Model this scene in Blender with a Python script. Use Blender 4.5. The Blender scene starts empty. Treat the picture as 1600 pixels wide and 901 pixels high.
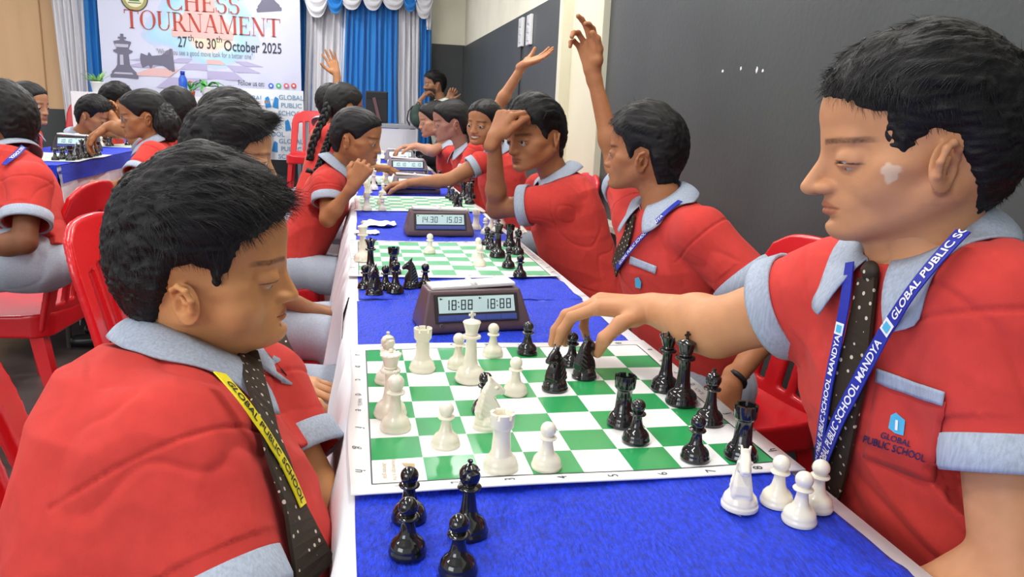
import bpy, bmesh, math, random
import numpy as np
import openvdb as vdb
from mathutils import Vector, Matrix
from mathutils.bvhtree import BVHTree
PI = math.pi
C = bpy.context.scene.collection
sc = bpy.context.scene

# ---------------------------------------------------------------- camera
CAMP = (1200, .2067, .2231, .0442, -.2446, -.9657, 1.1331)
def cam_axes():
    f, yaw, pit, roll, x, y, z = CAMP
    cy, sy, cp, sp = math.cos(yaw), math.sin(yaw), math.cos(pit), math.sin(pit)
    cr, sr = math.cos(roll), math.sin(roll)
    fw = np.array([sy*cp, cy*cp, -sp]); r = np.array([cy, -sy, 0.]); u = np.cross(r, fw)
    return f, np.array([x, y, z]), cr*r+sr*u, -sr*r+cr*u, fw
CF, CO, CR, CU, CW = cam_axes()
cd = bpy.data.cameras.new('camera'); cam = bpy.data.objects.new('camera', cd); C.objects.link(cam)
cd.sensor_width = 36; cd.lens = CF*36/1600; cd.clip_start = .02
M = Matrix(np.column_stack([CR, CU, -CW]).tolist()).to_4x4(); M.translation = Vector(CO.tolist())
cam.matrix_world = M
sc.camera = cam
def ray(px, py): return CW+CR*(px-800)/CF-CU*(py-450.5)/CF
def W(px, py, d): return CO+ray(px, py)*d          # a place at a depth in metres before the camera
def on_z(px, py, z=.75):
    v = ray(px, py); return CO+v*((z-CO[2])/v[2])
def on_y(px, py, y):
    v = ray(px, py); return CO+v*((y-CO[1])/v[1])
def on_x(px, py, x):
    v = ray(px, py); return CO+v*((x-CO[0])/v[0])

# ---------------------------------------------------------------- world, lights, exposure
sc.view_settings.view_transform = 'Standard'; sc.view_settings.look = 'None'
sc.view_settings.exposure = EXPOSURE = 0.0; sc.view_settings.gamma = 1
wd = bpy.data.worlds.new('world'); sc.world = wd; wd.use_nodes = True
wd.node_tree.nodes['Background'].inputs[0].default_value = (.95, .97, 1, 1)
wd.node_tree.nodes['Background'].inputs[1].default_value = .66
def area(name, loc, size, power, rot=(0, 0, 0), col=(1, .98, .95)):
    l = bpy.data.lights.new(name, 'AREA'); l.shape = 'RECTANGLE'; l.size, l.size_y = size; l.energy = power; l.color = col
    o = bpy.data.objects.new(name, l); C.objects.link(o); o.location = loc; o.rotation_euler = rot
    return o
for k, (x, y) in enumerate([(-1.2, -.8), (-1.2, 1.6), (-1.2, 4.0), (-1.2, 6.4), (-3.4, .4), (-3.4, 2.8), (-3.4, 5.2), (.35, .4), (.35, 3.2)]):
    area('tube_light', (x, y, 3.0), (.12, 1.3), 28 if y < 3 else 44)
area('daylight_window', (-3.2, -2.6, 1.9), (2.2, 1.6), 65, (math.radians(75), 0, math.radians(-38)), (.93, .97, 1))

# ---------------------------------------------------------------- materials
MT = {}
def mat(name, col=(1, 1, 1), rough=.5, spec=.5, bump=None, attr=False, sheen=0, sss=0, coat=0, metal=0, var=None, emit=0, trans=0, ior=1.45):
    """bump=(scale, strength, stretch) ; var=(scale, amount, stretch)"""
    if name in MT: return MT[name]
    m = bpy.data.materials.new(name); m.use_nodes = True; nt = m.node_tree; b = nt.nodes['Principled BSDF']; L = nt.links
    b.inputs['Base Color'].default_value = (*col, 1); b.inputs['Roughness'].default_value = rough
    b.inputs['Specular IOR Level'].default_value = spec; b.inputs['Metallic'].default_value = metal
    b.inputs['Sheen Weight'].default_value = sheen; b.inputs['Coat Weight'].default_value = coat
    b.inputs['IOR'].default_value = ior
    b.inputs['Transmission Weight'].default_value = trans
    if sss:
        b.inputs['Subsurface Weight'].default_value = sss; b.inputs['Subsurface Radius'].default_value = (1, .35, .18); b.inputs['Subsurface Scale'].default_value = .006
    if emit: b.inputs['Emission Color'].default_value = (*col, 1); b.inputs['Emission Strength'].default_value = emit
    tc = nt.nodes.new('ShaderNodeTexCoord')
    def noise(scale, stretch, detail=4):
        mp = nt.nodes.new('ShaderNodeMapping'); mp.inputs['Scale'].default_value = stretch
        n = nt.nodes.new('ShaderNodeTexNoise'); n.inputs['Scale'].default_value = scale; n.inputs['Detail'].default_value = detail
        L.new(tc.outputs['Object'], mp.inputs[0]); L.new(mp.outputs[0], n.inputs['Vector']); return n
    src = None
    if attr:
        a = nt.nodes.new('ShaderNodeVertexColor'); a.layer_name = 'col'; src = a.outputs[0]; L.new(src, b.inputs['Base Color'])
    if var:
        n = noise(var[0], var[2] if len(var) > 2 else (1, 1, 1))
        mr = nt.nodes.new('ShaderNodeMapRange'); mr.inputs[1].default_value = .3; mr.inputs[2].default_value = .7
        mr.inputs[3].default_value = 1-var[1]; mr.inputs[4].default_value = 1+var[1]; L.new(n.outputs[0], mr.inputs[0])
        vm = nt.nodes.new('ShaderNodeVectorMath'); vm.operation = 'SCALE'; L.new(mr.outputs[0], vm.inputs['Scale'])
        if src: L.new(src, vm.inputs[0])
        else: vm.inputs[0].default_value = col
        L.new(vm.outputs[0], b.inputs['Base Color'])
    if bump:
        n = noise(bump[0], bump[2] if len(bump) > 2 else (1, 1, 1), 5)
        bp = nt.nodes.new('ShaderNodeBump'); bp.inputs['Strength'].default_value = bump[1]; bp.inputs['Distance'].default_value = .004
        L.new(n.outputs[0], bp.inputs['Height']); L.new(bp.outputs[0], b.inputs['Normal'])
    MT[name] = m
    return m
def s2l(h):
    h = h.lstrip('#'); return tuple(((int(h[i:i+2], 16)/255+.055)/1.055)**2.4 if int(h[i:i+2], 16) > 10 else int(h[i:i+2], 16)/255/12.92 for i in (0, 2, 4))

# ---------------------------------------------------------------- object helpers
def mesh(name, v, f, m=None, parent=None, smooth=True, cols=None, mids=None):
    me = bpy.data.meshes.new(name)
    if isinstance(f, np.ndarray):
        n, k = f.shape
        me.vertices.add(len(v)); me.vertices.foreach_set('co', np.asarray(v, np.float32).ravel())
        me.loops.add(n*k); me.loops.foreach_set('vertex_index', f.astype(np.int32).ravel())
        me.polygons.add(n); me.polygons.foreach_set('loop_start', np.arange(0, n*k, k, dtype=np.int32))
        me.update(calc_edges=True)
    else:
        me.from_pydata([tuple(map(float, p)) for p in v], [], f)
    if smooth: me.polygons.foreach_set('use_smooth', [True]*len(me.polygons))
    if cols is not None:
        a = me.color_attributes.new('col', 'FLOAT_COLOR', 'POINT')
        c = np.ones((len(v), 4), np.float32); c[:, :3] = cols; a.data.foreach_set('color', c.ravel())
    for q in (m if isinstance(m, (list, tuple)) else [m]):
        if q: me.materials.append(q)
    if mids is not None: me.polygons.foreach_set('material_index', np.asarray(mids, np.int32))
    o = bpy.data.objects.new(name, me); C.objects.link(o)
    if parent: o.parent = parent
    return o
def thing(name, label=None, cat=None, loc=(0, 0, 0), rz=0, group=None):
    o = bpy.data.objects.new(name, None); C.objects.link(o); o.location = tuple(map(float, loc)); o.rotation_euler = (0, 0, rz); o.empty_display_size = .05
    tag(o, label, cat, group); return o
def tag(o, label=None, cat=None, group=None, kind=None):
    if label: o['label'] = label
    if cat: o['category'] = cat
    if group: o['group'] = group
    if kind: o['kind'] = kind
    return o
def keep(o, root):          # parent while leaving world placement as built
    o.parent = root
    o.matrix_parent_inverse = (Matrix.Translation(root.location) @ root.rotation_euler.to_matrix().to_4x4()).inverted()
    return o
def copy_tree(o, parent=None):
    c = o.copy(); C.objects.link(c)
    if parent: c.parent = parent
    for ch in list(o.children): copy_tree(ch, c)
    return c
class B:                    # a mesh collector for boxes, lathes and tubes
    def __init__(s): s.v = []; s.f = []
    def add(s, v, f):
        n = len(s.v); s.v += [tuple(map(float, p)) for p in v]; s.f += [tuple(i+n for i in q) for q in f]; return s
    def box(s, c, d, rz=0, bev=0, mat4=None):
        bm = bmesh.new(); bmesh.ops.create_cube(bm, size=1)
        bmesh.ops.scale(bm, vec=d, verts=bm.verts)
        if bev: bmesh.ops.bevel(bm, geom=bm.edges[:], offset=bev, segments=2, profile=.6, affect='EDGES')
        bmesh.ops.transform(bm, matrix=(mat4 or Matrix.Translation(Vector(c)) @ Matrix.Rotation(rz, 4, 'Z')), verts=bm.verts)
        bm.verts.index_update(); s.add([v.co for v in bm.verts], [[v.index for v in f.verts] for f in bm.faces]); bm.free(); return s
    def lathe(s, prof, n=24, c=(0, 0, 0)):
        v = []; f = []; m = len(prof)
        for i in range(n):
            a = 2*PI*i/n
            for r, z in prof: v.append((c[0]+r*math.cos(a), c[1]+r*math.sin(a), c[2]+z))
        for i in range(n):
            j = (i+1) % n
            for k in range(m-1): f.append((i*m+k, j*m+k, j*m+k+1, i*m+k+1))
        return s.add(v, f)
    def tube(s, pts, r, n=8, cap=True):
        pts = [Vector(tuple(map(float, p))) for p in pts]; rs = r if isinstance(r, (list, tuple)) else [r]*len(pts); v = []; f = []; N = None
        for i, p in enumerate(pts):
            t = (pts[min(i+1, len(pts)-1)]-pts[max(i-1, 0)]).normalized()
            if N is None: N = t.orthogonal().normalized()
            N = (N-t*N.dot(t)).normalized(); Bn = t.cross(N)
            for k in range(n):
                a = 2*PI*k/n; v.append(p+(N*math.cos(a)+Bn*math.sin(a))*rs[i])
        for i in range(len(pts)-1):
            for k in range(n):
                l = (k+1) % n; f.append((i*n+k, i*n+l, (i+1)*n+l, (i+1)*n+k))
        if cap: f.append(tuple(range(n))[::-1]); f.append(tuple((len(pts)-1)*n+k for k in range(n)))
        return s.add(v, f)
    def obj(s, name, m, parent=None, smooth=True): return mesh(name, s.v, s.f, m, parent, smooth)
def auto_smooth(o, deg=35):
    bm = bmesh.new(); bm.from_mesh(o.data)
    for e in bm.edges: e.smooth = e.calc_face_angle(0) < math.radians(deg)
    bm.to_mesh(o.data); bm.free(); return o

_TXT = {}
def text_geo(s, size=1., bold=0.0):
    """flat filled lettering as arrays: x along the line from 0, y up; returns verts (n,2), faces, width"""
    k = (s, bold)
    if k not in _TXT:
        cu = bpy.data.curves.new('t', 'FONT'); cu.body = s; cu.size = 1; cu.offset = bold; cu.resolution_u = 3; cu.fill_mode = 'FRONT'
        ob = bpy.data.objects.new('t', cu)
        me = bpy.data.meshes.new_from_object(ob)
        v = np.array([p.co[:2] for p in me.vertices]).reshape(-1, 2); f = [tuple(p.vertices) for p in me.polygons]
        # BFont fill may be empty without triangulation
        bpy.data.objects.remove(ob); bpy.data.curves.remove(cu); bpy.data.meshes.remove(me)
        _TXT[k] = (v, f)
    v, f = _TXT[k]
    v = v*size
    return v, f, (v[:, 0].max() if len(v) else 0)

# ---------------------------------------------------------------- numpy noise
_rng = np.random.RandomState(5); _LAT = _rng.rand(32, 32, 32).astype(np.float32)*2-1
def vnoise(x, y, z):
    x, y, z = np.broadcast_arrays(x, y, z)
    xi, yi, zi = np.floor(x).astype(int), np.floor(y).astype(int), np.floor(z).astype(int)
    fx, fy, fz = x-xi, y-yi, z-zi
    fx, fy, fz = fx*fx*(3-2*fx), fy*fy*(3-2*fy), fz*fz*(3-2*fz)
    a = lambda i, j, k: _LAT[(xi+i) % 32, (yi+j) % 32, (zi+k) % 32]
    l = lambda p, q, t: p+(q-p)*t
    return l(l(l(a(0,0,0), a(1,0,0), fx), l(a(0,1,0), a(1,1,0), fx), fy), l(l(a(0,0,1), a(1,0,1), fx), l(a(0,1,1), a(1,1,1), fx), fy), fz)

# ---------------------------------------------------------------- signed distance modelling
def V3(*a): return np.array(a, float)
def nrm(v): v = np.asarray(v, float); return v/np.linalg.norm(v)
def sstep(a, b, x): t = np.clip((x-a)/(b-a), 0, 1); return t*t*(3-2*t)
class SDF:
    pad = 0
    def __init__(s, lo, hi, h):
        s.h = h; s.lo = np.floor(np.asarray(lo, float)/h)*h; s.n = np.ceil((np.asarray(hi, float)-s.lo)/h).astype(int)+1
        s.a = np.full(tuple(s.n), .05, np.float32); s.ax = [(s.lo[i]+np.arange(s.n[i])*h).astype(np.float32) for i in range(3)]
    def win(s, lo, hi):
        i0 = np.clip(np.floor((np.asarray(lo)-s.lo)/s.h).astype(int), 0, s.n-1); i1 = np.clip(np.ceil((np.asarray(hi)-s.lo)/s.h).astype(int)+1, 0, s.n)
        if np.any(i1-i0 < 2): return None
        sl = tuple(slice(a, b) for a, b in zip(i0, i1))
        return sl, s.ax[0][sl[0]][:, None, None], s.ax[1][sl[1]][None, :, None], s.ax[2][sl[2]][None, None, :]
    def op(s, fn, lo, hi, k=.005, mode='u'):
        w = s.win(np.asarray(lo)-k-4*s.h-s.pad, np.asarray(hi)+k+4*s.h+s.pad)
        if w is None: return s
        sl, x, y, z = w; d = fn(x, y, z); a = s.a[sl]
        if mode == 'u': hh = np.maximum(k-np.abs(a-d), 0)/k; s.a[sl] = np.minimum(a, d)-hh*hh*k/4
        elif mode == 'c': d = -d; hh = np.maximum(k-np.abs(a-d), 0)/k; s.a[sl] = np.maximum(a, d)+hh*hh*k/4
        elif mode == 'i': s.a[sl] = np.maximum(a, d)
        return s
    def ell(s, c, r, k=.005, mode='u', R=None):
        c = np.asarray(c, float); r = np.asarray(r, float); m = r.max() if R is not None else r
        def fn(x, y, z):
            X, Y, Z = x-c[0], y-c[1], z-c[2]
            if R is not None: X, Y, Z = (X*R[0][i]+Y*R[1][i]+Z*R[2][i] for i in range(3))
            k0 = np.sqrt((X/r[0])**2+(Y/r[1])**2+(Z/r[2])**2)
            k1 = np.sqrt((X/r[0]**2)**2+(Y/r[1]**2)**2+(Z/r[2]**2)**2)+1e-9
            return np.where(k0 < .3, (k0-1)*r.min(), k0*(k0-1)/k1)
        return s.op(fn, c-m, c+m, k, mode)
    def cone(s, a, b, r1, r2, k=.005, mode='u', flat=None):
        a = np.asarray(a, float); b = np.asarray(b, float); ba = b-a; L2 = max((ba@ba), 1e-12)
        R = max(r1, r2)
        def fn(x, y, z):
            X, Y, Z = x-a[0], y-a[1], z-a[2]
            t = np.clip((X*ba[0]+Y*ba[1]+Z*ba[2])/L2, 0, 1)
            X, Y, Z = X-t*ba[0], Y-t*ba[1], Z-t*ba[2]
            if flat is not None:      # flat=(axis, factor): thinner along that axis
                n, q = flat; dn = (X*n[0]+Y*n[1]+Z*n[2])*(1/q-1); X, Y, Z = X+dn*n[0], Y+dn*n[1], Z+dn*n[2]
            return (np.sqrt(X*X+Y*Y+Z*Z)-(r1+(r2-r1)*t))*(1 if flat is None else flat[1])
        return s.op(fn, np.minimum(a, b)-R, np.maximum(a, b)+R, k, mode)
    def chain(s, pts, rs, k=.005, mode='u'):
        for i in range(len(pts)-1): s.cone(pts[i], pts[i+1], rs[i], rs[i+1], k, mode)
        return s
    def mesh(s, iso=0.0):
        g = vdb.FloatGrid(.05); a = np.clip(s.a, -.05, .05)
        g.copyFromArray(np.ascontiguousarray(a))
        p, t, q = g.convertToPolygons(iso, 0.0)
        v = p*s.h+s.lo
        return v.astype(np.float64), q.astype(np.int64)
    def sample(s, P):
        q = (np.asarray(P)-s.lo)/s.h; q = np.clip(q, 0, s.n-1.001); i = q.astype(int); f = q-i; r = 0
        for dx in (0, 1):
            for dy in (0, 1):
                for dz in (0, 1):
                    r = r+s.a[i[:, 0]+dx, i[:, 1]+dy, i[:, 2]+dz]*(f[:, 0] if dx else 1-f[:, 0])*(f[:, 1] if dy else 1-f[:, 1])*(f[:, 2] if dz else 1-f[:, 2])
        return r
def vnormals(v, q):
    n = np.cross(v[q[:, 2]]-v[q[:, 0]], v[q[:, 3]]-v[q[:, 1]]) if q.shape[1] == 4 else np.cross(v[q[:, 1]]-v[q[:, 0]], v[q[:, 2]]-v[q[:, 0]])
    o = np.zeros_like(v)
    for i in range(q.shape[1]): np.add.at(o, q[:, i], n)
    return o/(np.linalg.norm(o, axis=1, keepdims=True)+1e-12)
def joinm(parts):
    V, F, Cc = [], [], []; n = 0
    for p in parts:
        V.append(p[0]); F.append(p[1]+n); n += len(p[0])
        if len(p) > 2: Cc.append(p[2])
    return np.vstack(V), np.vstack(F), (np.vstack(Cc) if Cc else None)
# ---------------------------------------------------------------- people
SKIN = dict(fair=s2l('#c98f62'), warm=s2l('#b87b45'), mid=s2l('#a56c44'), deep=s2l('#84543a'))
mat('skin', rough=.5, spec=.3, attr=True, sss=.12, bump=(500, .06))
mat('hair', (.0055, .005, .0055), .52, .35, bump=(900, .25, (1, .25, 1)))
mat('shirt', s2l('#c8403a'), .85, .15, bump=(1400, .12), sheen=.05, var=(60, .05))
mat('trim_cloth', s2l('#a3adbd'), .85, .2, bump=(1300, .2, (1, 1, .3)), var=(350, .14, (1, 1, .15)))
mat('trousers', s2l('#a9b3c1'), .9, .2, bump=(900, .15), var=(250, .1))
mat('eye_white', (.42, .39, .36), .3, .4); mat('iris', (.02, .012, .008), .1, .8)
mat('shoe', (.01, .01, .01), .3); mat('black_satin', (.012, .012, .014), .35)

def poly_sd(y, z, P):
    """signed distance to polygon in the y,z plane, positive inside"""
    d = np.full(np.broadcast(y, z).shape, 1e9, np.float32); s = np.ones(d.shape, bool)*False
    n = len(P)
    for i in range(n):
        a, b = P[i], P[(i+1) % n]; e = (b[0]-a[0], b[1]-a[1]); wy, wz = y-a[0], z-a[1]
        t = np.clip((wy*e[0]+wz*e[1])/(e[0]**2+e[1]**2), 0, 1)
        d = np.minimum(d, (wy-e[0]*t)**2+(wz-e[1]*t)**2)
        if a[1] != b[1]:
            c = ((a[1] > z) != (b[1] > z)) & (y < (b[0]-a[0])*(z-a[1])/(b[1]-a[1])+a[0]); s ^= c
    return np.where(s, np.sqrt(d), -np.sqrt(d))

BOYLINE = [(.088, .060), (.068, .044), (.050, .040), (.030, .020), (.016, -.030), (.004, -.026), (.003, .010), (-.012, .020), (-.032, .014), (-.041, -.02), (-.047, -.052), (-.058, -.080), (-.12, -.088), (-.17, 0), (-.13, .17), (.1, .17), (.14, .09)]
GIRLLINE = [(.092, .064), (.070, .046), (.050, .026), (.028, .006), (.012, -.006), (.003, .010), (-.012, .020), (-.032, .012), (-.041, -.02), (-.047, -.05), (-.058, -.074), (-.12, -.08), (-.17, 0), (-.13, .17), (.1, .17), (.14, .09)]

def build_head(h, neck, st):
    """head in its own frame: x right, y forward, z up; eyes at z=0, crown at .11, chin at -.107.
    returns skin (v,q,col), hair (v,q), neck and eye data"""
    g = SDF((-.105, -.15, -.17), (.105, .135, .15), h)
    ch = st.get('chub', 0)
    g.ell((0, -.012, .03), (.073, .092, .078))
    g.ell((0, -.045, -.012), (.058, .052, .058), .03)
    g.ell((0, .024, .042), (.062, .067, .052), .02)
    g.ell((0, .028, -.032), (.056+.006*ch, .056, .066), .03)
    for s in (-1, 1):
        g.cone((s*.049, -.002, -.050), (s*.018, .060, -.088), .018+.005*ch, .016+.003*ch, .03)
        g.ell((s*(.036+.006*ch), .050-.006*ch, -.034-.012*ch), (.024+.008*ch, .022+.004*ch, .024+.009*ch), .02)
        g.ell((s*.052, .035, -.012), (.014, .022, .012), .02)
    g.ell((0, .074+st.get('chin', 0), -.091), (.019+.003*ch, .015, .015), .018)
    if ch: g.ell((0, .035, -.092), (.036, .038, .024), .03)
    g.ell((0, .0775, .016), (.043, .0085, .009), .014)
    g.ell((0, .066, -.062), (.029, .022, .022), .016)
    # neck
    nb = np.asarray(neck, float); nr = st.get('neck', .046)
    g.cone((0, -.022, -.045), nb, nr, nr*1.08, .022)
    base = g.a.copy()
    # eye sockets, lids, opening
    op = st.get('eye', .5)
    for s in (-1, 1):
        g.ell((s*.032, .0955, -.002), (.017, .0135, .0115), .012, 'c')
        g.ell((s*.031, .0725, -.003), (.0165, .0155, .0135), .005)
        if op > 0: g.ell((s*.0315, .089, -.004-.002*(1-op)), (.0125, .010, .0015+.0045*op), .0025, 'c')
    # nose
    nl = st.get('nose', .8)
    tip = (0, .080+.021*nl, -.036)
    g.cone((0, .068, .004), (0, .074, -.034), .0105, .0150, .010)
    g.cone((0, .080, .006), tip, .0072, .0088, .010)
    g.ell((0, .077+.018*nl, -.040), (.0095, .011, .0075), .006)
    for s in (-1, 1):
        g.ell((s*.0125, .080+.009*nl, -.038), (.0078, .0105, .0078), .006)
        g.ell((s*.0068, .081+.013*nl, -.0475), (.0034, .006, .004), .002, 'c')
    # mouth
    sm = st.get('smile', 0)
    lx = np.linspace(-1, 1, 7); hw_ = .019+.008*sm; cy = lambda u: .0895-.0075*u*u*(1+.9*sm); cz = lambda u: -.0650+(.0075*sm-.0010)*u*u
    up_ = [V3(u*hw_, cy(u)-.0055, cz(u)+.0042*(1-.5*abs(u))+.0022*sm) for u in lx]; lo_ = [V3(u*hw_, cy(u)-.0070, cz(u)-.0048*(1-.5*abs(u))-.0040*sm*(1-u*u)) for u in lx]
    g.chain(up_, [.0026+.0028*(1-abs(u)) for u in lx], .004); g.chain(lo_, [.0028+.0036*(1-abs(u)) for u in lx], .004)
    mg = [V3(u*hw_*1.15, cy(u)+.0005-.0035*sm, cz(u)-.0008*sm) for u in lx]; g.chain(mg, [.0011+.0040*sm*(1-u*u) for u in lx], .0025, 'c')
    g.ell((0, .088, -.0795), (.017, .006, .004), .008, 'c')
    noear = g.a.copy()
    # ears
    for s in (-1, 1):
        E0 = V3(s*.0705, -.019+st.get('ear', .006), -.019+st.get('earz', 0)); up = nrm((s*.10, -.20, 1)); out = nrm((s*.86, -.5, 0)); fw = np.cross(out, up)*(s); fw = nrm(fw)
        e = lambda a, b, c=0.: E0+(up*a+fw*b)*.9+out*c
        R = np.array([nrm(np.cross(up, fw)), fw, up])
        g.ell(e(0, -.004, .004), (.0040, .0165, .029), .004, 'u', R)
        path = [e(-.010, .010, .001), e(.012, .013, .002), e(.024, .008, .006), e(.030, -.004, .009), e(.024, -.015, .012), (e(.008, -.0195, .013)), e(-.010, -.015, .011), e(-.022, -.006, .007)]
        g.chain(path, [.0030, .0030, .0034, .0036, .0036, .0034, .0032, .0042], .003)
        g.ell(e(-.026, .002, .004), (.0045, .008, .008), .006, 'u', R)
        g.chain([e(-.014, -.007, .009), e(.004, -.009, .0095), e(.014, -.003, .008)], [.0026, .0030, .0022], .004)
        g.ell(e(-.004, .003, .009), (.006, .0065, .010), .003, 'c', R)
        g.ell(e(-.003, .012, .001), (.004, .004, .006), .005)
    v, q = g.mesh()
    # ---- colours
    sk = np.array(st.get('skin', SKIN['mid'])); col = np.tile(sk, (len(v), 1)); x, y, z = v.T; ax = np.abs(x)
    def blend(w, c): nonlocal col; col = col*(1-w[:, None])+np.array(c)*w[:, None]
    tone = 1+.08*vnoise(x*40, y*40, z*40)+.05*vnoise(x*120+7, y*120, z*120); col = col*tone[:, None]
    lipc = sk*np.array([.64, .42, .46])
    zl = -.0645-.001*sm-.003*sm*0+.35*sm*ax*ax*20*.02
    zc = -.0650+(.0075*sm-.0010)*(x/(.019+.008*sm))**2; lw = sstep(1.12, .85, np.sqrt((x/(.022+.008*sm))**2+((z-zc+.0005)/(.0105+.004*sm))**2))*sstep(.072, .078, y)
    blend(lw*.8, lipc)
    if sm: # teeth seen between parted lips: white strip inside the mouth
        tw = sstep(1.05, .85, np.sqrt((x/.024)**2+((z-zc-.0002)/.0042)**2))*(y > .066)
        blend(tw, (.75, .72, .66))
    # cavity side of the mouth line is darker skin, brows and lashes
    bz = .0155+.10*(ax-.012)-2.6*(ax-.012)**2; bw = st.get('brow', .0032)
    w = sstep(bw*1.25, bw*.5, np.abs(z-bz-.0005))*sstep(.009, .014, ax)*sstep(.057, .047, ax)*(y > .045)
    w = w*(.72+.28*vnoise(x*500, y*300, z*900)); blend(np.clip(w*.9, 0, 1), sk*.10)
    lz = -.003+.0040*op-.26*np.abs(ax-.031)*np.abs(ax-.031)*60*.5-(.0035 if op < .35 else .0)
    w = sstep(.0017, .0006, np.abs(z-lz))*sstep(.018, .013, np.abs(ax-.032))*(y > .055); blend(w*.85, (.012, .009, .008))
    if st.get('vit'):
        c0 = st['vit']; w = sstep(1.1, .75, np.sqrt(((y-c0[1])/.0085)**2+((z-c0[2])/.013)**2)+.35*vnoise(x*220, y*220, z*220))*(x*c0[0] > 0); blend(w*.75, s2l('#dcc3ab'))
    if st.get('beard'):
        w = sstep(-.028, -.05, z)*sstep(.0, .02, y)*sstep(.12, .1, z*0+.0)*1.0
        w = np.maximum(w*(1-lw), sstep(.012, .006, np.abs(z+.052))*sstep(.03, .02, ax)*(y > .07)); w[(z < -.118)] = 0; blend(w*.85, (.012, .010, .010))
    if st.get('stub'):
        pass
    # ---- hair
    ed_ = st.get('ear', .006); line = [(y_+(ed_ if z_ < .03 and -.06 < y_ < .036 else 0), z_) for y_, z_ in st.get('line', BOYLINE)]; T = st.get('top', .018); Sd = st.get('side', .008); Bk = st.get('back', Sd); fr = st.get('fringe', 0)
    k = SDF((-.145, -.175, -.14), (.145, .165, .20), max(h, .0018)); k.a[:] = .2; k.pad = .075
    k.ell((0, -.012, .03), (.073, .092, .078)); k.ell((0, -.045, -.012), (.058, .052, .058), .03); k.ell((0, .024, .042), (.062, .067, .052), .02)
    k.cone((0, -.022, -.045), nb, nr, nr*1.08, .022); k.ell((0, .028, -.032), (.056, .056, .066), .03)
    X = k.ax[0][:, None, None]; Y = k.ax[1][None, :, None]; Z = k.ax[2][None, None, :]
    pg = poly_sd(k.ax[1][:, None], k.ax[2][None, :], line)[None]
    topw = sstep(.02, .085, Z+.15*Y*0)
    amp = st.get('lock', .0028)
    # locks run forward on top and down the sides
    kx = st.get('lockscale', 70)
    n1 = vnoise(X*kx*1.6+.8*Y*kx*.35, Y*kx*.28+Z*kx*.1, (Z-.25*Y)*kx*1.1)+.6*vnoise(X*kx*3.1+3, Y*kx*.5+Z*kx*.5, Z*kx*2.4)
    th = (Sd+(T-Sd)*topw+(Bk-Sd)*sstep(-.02, -.09, Y)*(1-topw))*np.ones_like(n1)
    th = th*(1-(1-st.get('front', .5))*sstep(.035, .085, Y))
    th = Sd+(th-Sd)*(1-.8*sstep(.01, -.075, Y))
    if st.get('part'):     # centre parting groove
        th = th-.006*sstep(.008, .0, np.abs(X))*(Y > -.03)*topw
    m = sstep(-.001, st.get('edge', .014), pg)
    k.a = (k.a-(th+amp*n1)*m+.0045*(1-sstep(-.003, .002, pg))).astype(np.float32)
    if fr:
        for (a, b, r1, r2) in fr:
            k.cone(a, b, r1, r2, .012)
        pass
    # only keep a shell so that the inside does not fill the head
    hv, hq = k.mesh()
    inside = g.sample(hv) < -.012
    keepf = ~(inside[hq].all(1)); hq = hq[keepf]
    used = np.unique(hq); remap = -np.ones(len(hv), int); remap[used] = np.arange(len(used)); hv = hv[used]; hq = remap[hq]
    if amp and st.get('fine', 0):
        n = vnormals(hv, hq); a = vnoise(hv[:, 0]*260, hv[:, 1]*45, hv[:, 2]*230)
        hv = hv+n*(a*st['fine'])[:, None]
    if st.get('strands', 2500 if h > .0028 else 0):
        hv, hq = add_strands(hv, hq, g, k, pg, st)
    return (v, q, col), (hv, hq), g

def add_strands(hv, hq, g, k, pg, st):
    rs = np.random.RandomState(3); n = vnormals(hv, hq)
    out = g.sample(hv) > .0015
    idx = rs.choice(np.nonzero(out)[0], st.get('strands', 2500)); p = hv[idx]+rs.randn(len(idx), 3)*.0015; nn = n[idx]
    ln = st.get('slen', .022)*(.6+.8*rs.rand(len(idx)))*(.35+.65*sstep(.0, .08, p[:, 2]))
    topw = sstep(.03, .09, p[:, 2])[:, None]
    wave = st.get('comb', (0.15, 1, .0))
    d = topw*np.array(wave)+(1-topw)*np.array(st.get('combside', (0, .35, -1.)))
    d = d+rs.randn(len(idx), 3)*.22+.5*np.stack([vnoise(p[:, 0]*30, p[:, 1]*30, p[:, 2]*30+i*9) for i in range(3)], 1)
    d -= nn*(d*nn).sum(1)[:, None]*.85; d /= np.linalg.norm(d, axis=1, keepdims=True)+1e-9
    side = np.cross(d, nn); w = st.get('sw', .0006)*(1+rs.rand(len(idx))[:, None]); V = []; Fq = []; N = len(idx); S = 4
    lift = st.get('lift', .25)*(0.4+1.2*rs.rand(N))[:, None]
    cur = p-nn*.002; dd = d+nn*lift*.4
    for i in range(S+1):
        t = i/S; ww = w*(1-t*.85)
        V += [cur-side*ww, cur+side*ww]
        cur = cur+dd*(ln[:, None]/S); dd = dd-nn*.12*(i > 1)-np.array([0, 0, .07]); 
    V = np.stack(V, 1).reshape(-1, 3)   # N x 2(S+1)
    b = (np.arange(N)*(2*(S+1)))[:, None]
    for i in range(S): Fq.append(b+np.array([2*i, 2*i+1, 2*i+3, 2*i+2]))
    # keep strands from crossing the face: drop those whose tip lies over bare skin
    tips = V.reshape(N, -1, 3)[:, -1]; pin = poly_sd(tips[:, 1], tips[:, 2], st.get('line', BOYLINE)) > -.012
    Fq = [f[pin] for f in Fq]
    return np.vstack([hv, V]), np.vstack([hq]+[f+len(hv) for f in Fq])

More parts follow.
